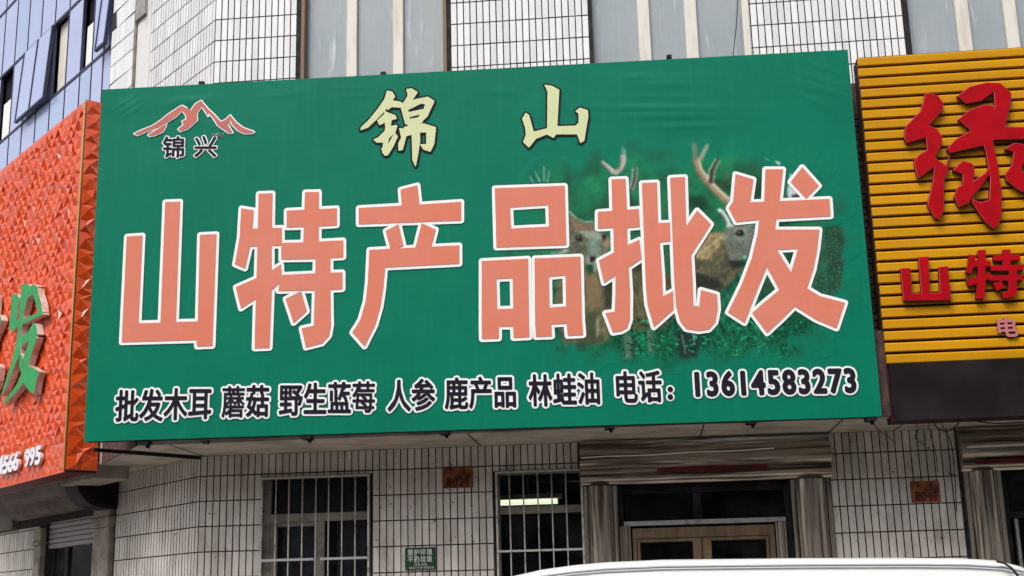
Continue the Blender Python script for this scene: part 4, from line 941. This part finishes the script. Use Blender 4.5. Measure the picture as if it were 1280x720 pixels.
# ================================================================== ORANGE SIGNBOARD
OO = 1.0
osn = empty('orange_signboard', WING, label='orange signboard of faceted folded sheet with green raised character, at the left edge', cat='signboard')
M['orange'] = mat('orange enamelled sheet', (.72, .085, .012), .28, c2=(.60, .058, .008), nscale=2.2, nlo=.35, nhi=.7, spec=.5, coat=.35, bump=.35, bscale=9)
M['gold'] = mat('gilt edging', (.55, .38, .14), .35, .7)
OR, OZ0, OZ1, OLft = -1.085, 3.035, 7.11, -5.2
# folded facets: stars of raised and sunken points on a staggered grid
fp_, nu_, nz_ = .165, 24, 24
mb = MB(); nu_ = int((OR - OLft) / fp_); nz_ = int((OZ1 - OZ0) / fp_); du, dzz = (OR - OLft) / nu_, (OZ1 - OZ0) / nz_
r = random.Random(5)
def facets(mb, U0, U1, Z0, Z1, nu, nz, pos, edge):
    du, dz_ = (U1 - U0) / nu, (Z1 - Z0) / nz; pt = {}
    def g(i, j, kx=0, kz=0):
        key = (i * 2 + kx, j * 2 + kz)
        if key not in pt:
            u, z = U0 + key[0] * du / 2, Z0 + key[1] * dz_ / 2
            if 0 < key[0] < 2 * nu: u += r.uniform(-.2, .2) * du
            if 0 < key[1] < 2 * nz: z += r.uniform(-.2, .2) * dz_
            h = (.034 if (kx and kz) else (.031 if not (kx or kz) else .0)) * .75 * r.uniform(.6, 1.3)
            if key[0] in (0, 2 * nu) or key[1] in (0, 2 * nz): h = .0
            pt[key] = pos(u, z, h)
        return pt[key]
    for i in range(nu):
        for j in range(nz):
            c = g(i, j, 1, 1); ring = [g(i, j), g(i, j, 1, 0), g(i + 1, j), g(i + 1, j, 0, 1), g(i + 1, j + 1), g(i, j + 1, 1, 0), g(i, j + 1), g(i, j, 0, 1)]
            ring[1] = g(i, j, 1, 0); ring[3] = g(i + 1, j, 0, 1); ring[5] = g(i, j + 1, 1, 0); ring[7] = g(i, j, 0, 1)
            for k in range(8): mb.add([c, ring[k], ring[(k + 1) % 8]], [(0, 1, 2)])
facets(mb, OLft, OR - .025, OZ0 + .30, OZ1, nu_, nz_ - 2, lambda u, z, h: (u, OO - .02 + h, z), 0)
facets(mb, OLft, OR - .025, OZ0, OZ0 + .30, nu_, 2, lambda u, z, h: (u, OO - .02 + h * .35, z), 0)
o = mb.build('faceted_sheet', M['orange'], osn, kind='stuff')
mb = MB(); facets(mb, .645, OO - .02, OZ0, OZ1, 2, nz_, lambda a, z, h: (OR + h * .8, a, z), 0); mb.build('faceted_side', M['orange'], osn, kind='stuff')
mb = MB(); mb.box(OLft, OR - .004, .65, OO - .035, OZ0 + .003, OZ1 - .004); mb.build('case', M['redside'], osn)
mb = MB(); mb.tube([(OR - .012, OO - .008, OZ0), (OR - .012, OO - .008, OZ1)], .011, 6); mb.build('edge_trim', M['gold'], osn)
MB().tube([(OR, .66, OZ0 + .0), (OR, OO - .01, OZ0 - .0)], .014, 6).build('bottom_trim', M['blackpanel'], osn)
MB().box(OLft, OR, OO - .03, OO - .004, OZ0 - .014, OZ0 - .001).build('bottom_trim', M['orange'], osn)
FA = ['60 112 85 110 95 128 80 235 112 238 205 195 215 210 110 262 85 275 60 300 45 280 50 220', '108 62 140 58 150 75 118 210 112 260 100 330 102 400 60 500 20 600 8 620 10 600 60 440 85 330 95 250 100 150', '165 60 188 75 192 110 205 150 212 200 190 205 165 110 150 75',
    '100 330 140 300 165 255 180 260 188 310 150 345 120 355 105 380', '165 300 185 330 160 400 140 470 120 540 100 580 20 665 22 640 80 570 110 500 118 420', '115 430 140 465 200 500 185 530 170 610 150 600 120 560 95 470 100 400', '150 70 190 72 165 110 140 130']
M['lgreen'] = mat('green acrylic letter', (.02, .32, .08), .4, spec=.2, c2=(.015, .26, .06), nscale=4)
M['lside'] = mat('pinkish white letter side', (.66, .52, .48), .4, c2=(.5, .26, .20), nscale=9)
GOUT = OO + .095
solid('raised_character', union(trace(FA, 0, 340, 4, WING, GOUT)), OO + .02, GOUT, [M['lgreen'], M['lside']], osn, label='green raised character with pale sides')
raised('批', -46, -5, 392, 505, .02, [M['lgreen'], M['lside']], osn, WING, OO + .02, GOUT, box=CJK)
M['wletter'] = mat('white raised digit', (.75, .75, .80), .35)
for ch, x0, x1, y0, y1 in (('4', -6, 3, 573, 593), ('5', 3, 9, 572, 592), ('6', 9.5, 15.5, 569.5, 590), ('6', 16, 22, 567, 588), ('9', 30, 35.5, 563.5, 584), ('9', 36.5, 42, 561.5, 582), ('5', 43.5, 49.5, 559.5, 580.5)):
    raised(ch, x0, x1, y0, y1, .012, [M['wletter'], M['lside']], osn, WING, OO + .0, OO + .035, name='raised_digit')

# ================================================================== BLUE GLASS BUILDING
BO = -4.0
bb = empty('glass_building', WING, label='office building of lavender blue glass panels with open windows, behind the orange signboard', cat='building')
k_ = 9.76 / 17.76
ZL1, ZL2 = at(60, 39.5, WING, BO)[1], at(60, 126.7, WING, BO)[1]; RH = ZL1 - ZL2
UR = at(143, 60, WING, BO)[0]
xsU = [at(x, 45, WING, BO)[0] for x in (6, 20.5, 35.5, 51.5, 68, 85.5, 103, 117, 131, 141.5)]
cols = [xsU[0] - (xsU[1] - xsU[0]) * k for k in range(6, 0, -1)] + xsU
M['bpanel'] = [mat('lavender glass %s' % n, c, .16, c2=c2, nscale=.5, nlo=.3, nhi=.8, spec=.8, coat=.3, bump=.03, bscale=1.5) for n, c, c2 in
               (('a', (.44, .48, .70), (.38, .43, .66)), ('b', (.38, .43, .68), (.46, .50, .74)), ('c', (.34, .42, .64), (.42, .50, .70)))]
M['bframe'] = mat('dark blue mullion', (.035, .04, .075), .4); M['bcorner'] = mat('deep violet blue corner panel', (.055, .05, .33), .35); M['curt'] = mat('white blind', (.75, .76, .72), .8)
rows = [(ZL2 + RH * k, ZL2 + RH * (k + 1)) for k in range(-3, 3)]
MB().box(cols[0] - .3, UR, BO - 3.2 - BO, -.10, rows[0][0] - 8 - 0, rows[-1][1]) if False else None
core = MB(); core.box(cols[0] - 4, UR, BO - 6, BO - .45, -.1, rows[-1][1]); core.build('core', M['dark'], bb)
MB().box(UR - .003, UR + .16, BO - 6, BO + .02, -.1, rows[-1][1]).build('corner_panel', M['bcorner'], bb)
openings = {(3, 1): 'hole', (3, 8): 'hole', (3, 5): 'vent'}
pmesh = {}
r = random.Random(3)
hole_cols = {(3, len(cols) - 10): 'd', (3, len(cols) - 4): 'd', (3, len(cols) - 6): 'v'}
for ri, (za, zb2) in enumerate(rows):
    for ci in range(len(cols) - 1):
        a, b = cols[ci] + .03, cols[ci + 1] - .03
        kd = hole_cols.get((ri, ci))
        if kd: continue
        MB().box(a, b, BO - .03, BO, za + .03, zb2 - .03).build('panel', M['bpanel'][r.choice((0, 0, 1, 2))], bb, m=Matrix.Translation((0, 0, 0)) )
for c_ in cols: MB().box(c_ - .022, c_ + .022, BO - .06, BO + .012, rows[0][0], rows[-1][1]).build('mullion', M['bframe'], bb)
for (za, zb2) in rows: MB().box(cols[0], UR, BO - .06, BO + .02, za - .03, za + .03).build('transom', M['bframe'], bb)
for (ri, ci), kd in hole_cols.items():
    za, zb2 = rows[ri]; a, b = cols[ci] + .03, cols[ci + 1] - .03
    w_ = MB(); w_.box(a, b, BO - .16, BO - .14, za + .03, zb2 - .03)
    fr_ = w_.build('opening', M['dark'] if kd == 'd' else M['pvc'], bb)
    if kd == 'd': MB().box(a + (b - a) * .1, b - .02, BO - .10, BO - .08, za + .05, zb2 - RH * .42).build('blind', M['curt'], fr_)
def awning(ci0, ci1, ri, ang, drop=0.0):
    za, zb2 = rows[ri]; a, b = cols[ci0] + .02, cols[ci1] - .02; H = (zb2 - za) * (1 - drop) - .08
    e = bpy.data.objects.new('open_sash', MB().box(a, b, -.02, .02, -H, 0).mesh('open_sash', M['bpanel'][1])); link(e, bb, m=Matrix.Translation((0, -(BO + .04), zb2 - .05)) @ Matrix.Rotation(-ang, 4, 'X'))
    f = MB(); t_ = .05
    f.box(a - t_, a, -.04, .04, -H, 0); f.box(b, b + t_, -.04, .04, -H, 0); f.box(a - t_, b + t_, -.04, .04, -H - t_, -H); f.build('sash_frame', M['bframe'], e)
awning(len(cols) - 2, len(cols) - 1, 3, .07); awning(len(cols) - 8, len(cols) - 7, 3, .06); awning(len(cols) - 7, len(cols) - 6, 3, .06)

# ================================================================== WHITE VAN (parked broadside on the street)
VO = 5.5
van = empty('parked_van', MAIN, 0, -.10, VO, label='white van parked in front of the shops, only its roof in view at the bottom', cat='van')
vr = [at(x, y, MAIN, VO + .45) for x, y in ((600, 742), (640, 720.5), (680, 711.5), (720, 706), (760, 702.5), (830, 699.5), (1000, 697.5), (1120, 697), (1190, 697.5), (1235, 700), (1262, 706), (1282, 717), (1300, 735))]
xa, xb = vr[0][0], vr[-1][0]
roofz = [z + .10 for _, z in vr]; roofx = [x for x, _ in vr]
prof = [(roofx[0] - .95, .25, .62), (roofx[0] - .93, .25, .80), (roofx[0] - .75, .25, 1.0), (roofx[0] - .35, .25, 1.12), (roofx[0] - .16, .25, 1.38)]
st = [(x, .25, z) for x, _, z in prof] + [(x, .25, z) for x, z in zip(roofx, roofz)] + [(xb + .06, .25, 1.40), (xb + .12, .25, 1.0), (xb + .14, .28, .6)]
def section(x, zb_, zt):
    h = zt - zb_; hw = .80; top = []
    pts = []
    beltz = min(1.05, zb_ + h * .75)
    side = [(hw - .04, zb_), (hw, zb_ + .18 * min(1, h)), (hw, min(beltz, zt - .06)), (hw - .05 * min(1, max(0, (zt - 1.0)) / .8), zt - .05 - .10 * min(1, max(0, zt - 1) / .8)),
            (hw - .085, zt - .055), (hw - .13, zt - .018), (hw - .24, zt - .004), (.3, zt + .004), (0, zt + .006)]
    return side
mb = MB(); rings = []
for (x, zb_, zt) in st:
    s_ = section(x, zb_, zt); ring = [(x, y, z) for y, z in s_] + [(x, -y, z) for y, z in s_[::-1][1:]]; rings.append(ring)
n = len(rings[0]); V = [p for R in rings for p in R]; Fs = []
for i in range(len(rings) - 1):
    for k in range(n - 1): Fs.append((i * n + k, i * n + k + 1, (i + 1) * n + k + 1, (i + 1) * n + k))
    Fs.append((i * n + n - 1, i * n, (i + 1) * n, (i + 1) * n + n - 1))
Fs.append(tuple(range(n))[::-1]); Fs.append(tuple((len(rings) - 1) * n + k for k in range(n)))
mb.add(V, Fs)
M['van'] = mat('white car paint', (.70, .71, .69), .35, coat=.3, c2=(.66, .67, .65), nscale=6)
vb = mb.build('body', M['van'], van, smooth=True); bevel(vb, .004, 1, 50)
for sgn in (1, -1):
    g_ = MB(); zt_ = 1.62
    g_.tube([(x, sgn * (.725), z - .042) for x, z in zip(roofx[2:-2], roofz[2:-2])], .007, 6); g_.build('drip_rail', mat('grey drip rail', (.35, .36, .36), .4) if sgn == 1 else bpy.data.materials['grey drip rail'], van)
for u in (.185, .985):
    MB().add([(u, .735, 1.62), (u + .007, .735, 1.62), (u + .007, .705, 1.752), (u, .705, 1.752), (u, .70, 1.62), (u + .007, .70, 1.62), (u + .007, .68, 1.752), (u, .68, 1.752)], [(0, 1, 2, 3), (4, 7, 6, 5), (0, 4, 5, 1), (2, 6, 7, 3), (0, 3, 7, 4), (1, 5, 6, 2)]).build('door_seam', M['rubber'], van)
def side_glass(u0, u1, z0, z1, sgn):
    yo = lambda z: .802 - .045 * max(0, (z - 1.05)) / .75
    pts = [(u0, z0), (u1, z0), (u1 - .03, z1), (u0 + .03, z1)]
    m_ = MB(); m_.add([(p[0], sgn * (yo(p[1]) + .002), p[1]) for p in pts] + [(p[0], sgn * (yo(p[1]) - .01), p[1]) for p in pts], [(0, 1, 2, 3), (7, 6, 5, 4), (0, 4, 5, 1), (1, 5, 6, 2), (2, 6, 7, 3), (3, 7, 4, 0)])
    m_.build('window', mat('dark car glass', (.01, .012, .013), .08, spec=.7) if 'dark car glass' not in bpy.data.materials else bpy.data.materials['dark car glass'], van)
for sgn in (1, -1):
    for (p, q) in ((roofx[1] + .1, .15), (.22, .95), (1.02, roofx[-3])): side_glass(p, q, 1.12, 1.60, sgn)
gap = MB(); gp = [at(x, y, MAIN, VO + .80) for x, y in ((1250, 700.5), (1259, 703), (1267, 709), (1273, 717), (1279, 728))]
for i in range(len(gp) - 1): pass
gap.tube([(x, .735 + .012 * i, z + .098) for i, (x, z) in enumerate(gp)], .006, 6); gap.build('tailgate_gap', M['rubber'], van)
for x in (roofx[0] - .30, xb - .42):
    for sgn in (1, -1):
        wh = MB(); cir = [(x + .30 * math.cos(t), .20 + .0 + .30 * math.sin(t) + .10) for t in np.linspace(0, 2 * math.pi, 25)[:-1]]
        wh.prism(cir, sgn * .62, sgn * .815); w_ = wh.build('wheel', M['rubber'], van)
        MB().prism([(x + .18 * math.cos(t), .30 + .18 * math.sin(t)) for t in np.linspace(0, 2 * math.pi, 17)[:-1]], sgn * .80, sgn * .825).build('rim', M['steel'], w_)

# ================================================================== CABLES
def cable(pts, r_, label, fr=MAIN):
    P3 = []
    for (x, y, o_) in pts: u, z = at(x, y, fr, o_); P3.append((u, o_, z))
    # smooth
    for _ in range(2):
        Q = [P3[0]]
        for a, b in zip(P3, P3[1:]): Q += [tuple(a[i] * .75 + b[i] * .25 for i in range(3)), tuple(a[i] * .25 + b[i] * .75 for i in range(3))]
        Q.append(P3[-1]); P3 = Q
    return MB().tube(P3, r_, 5).build('cable', M['rubber'], label=label, cat='cable', group='loose cables under the black panel')
cable([(1150, 527, .98), (1166, 523, .96), (1170, 536, .9), (1186, 540, .85), (1200, 528, .9), (1200, 521, .98)], .006, 'black looped cable hanging under the black panel')
cable([(1160, 525, .95), (1163, 545, .6), (1170, 565, .05), (1172, 590, .02)], .004, 'thin black cable dropping from the black panel to the tiles')
cable([(1088, 524, .98), (1100, 540, .7), (1112, 546, .3), (1116, 552, .02)], .004, 'thin black cable from the right end of the green signboard')
cable([(1135, 520, .98), (1150, 534, .8), (1142, 548, .4), (1156, 556, .06)], .004, 'thin black cable in a loose curl left of the looped cable')
cable([(1176, 524, .96), (1180, 538, .6), (1190, 552, .2), (1194, 600, .03), (1196, 640, .03)], .005, 'black cable running down the tile edge beside the right door')
cable([(1205, 522, .97), (1235, 530, .9), (1290, 527, .95)], .006, 'black cable sagging along the foot of the black panel')
cable([(815, 529, .98), (850, 533, .8), (900, 530, .8), (950, 527, .95)], .004, 'thin black cable sagging below the green signboard above the double door')['group'] = 'loose cables under the green signboard'
cable([(923, -20, .03), (921, 30, .03), (917, 60, .03), (915, 90, .03)], .005, 'thin black cable hanging down the right pane of the middle upper window')['group'] = 'cables on the upper wall'
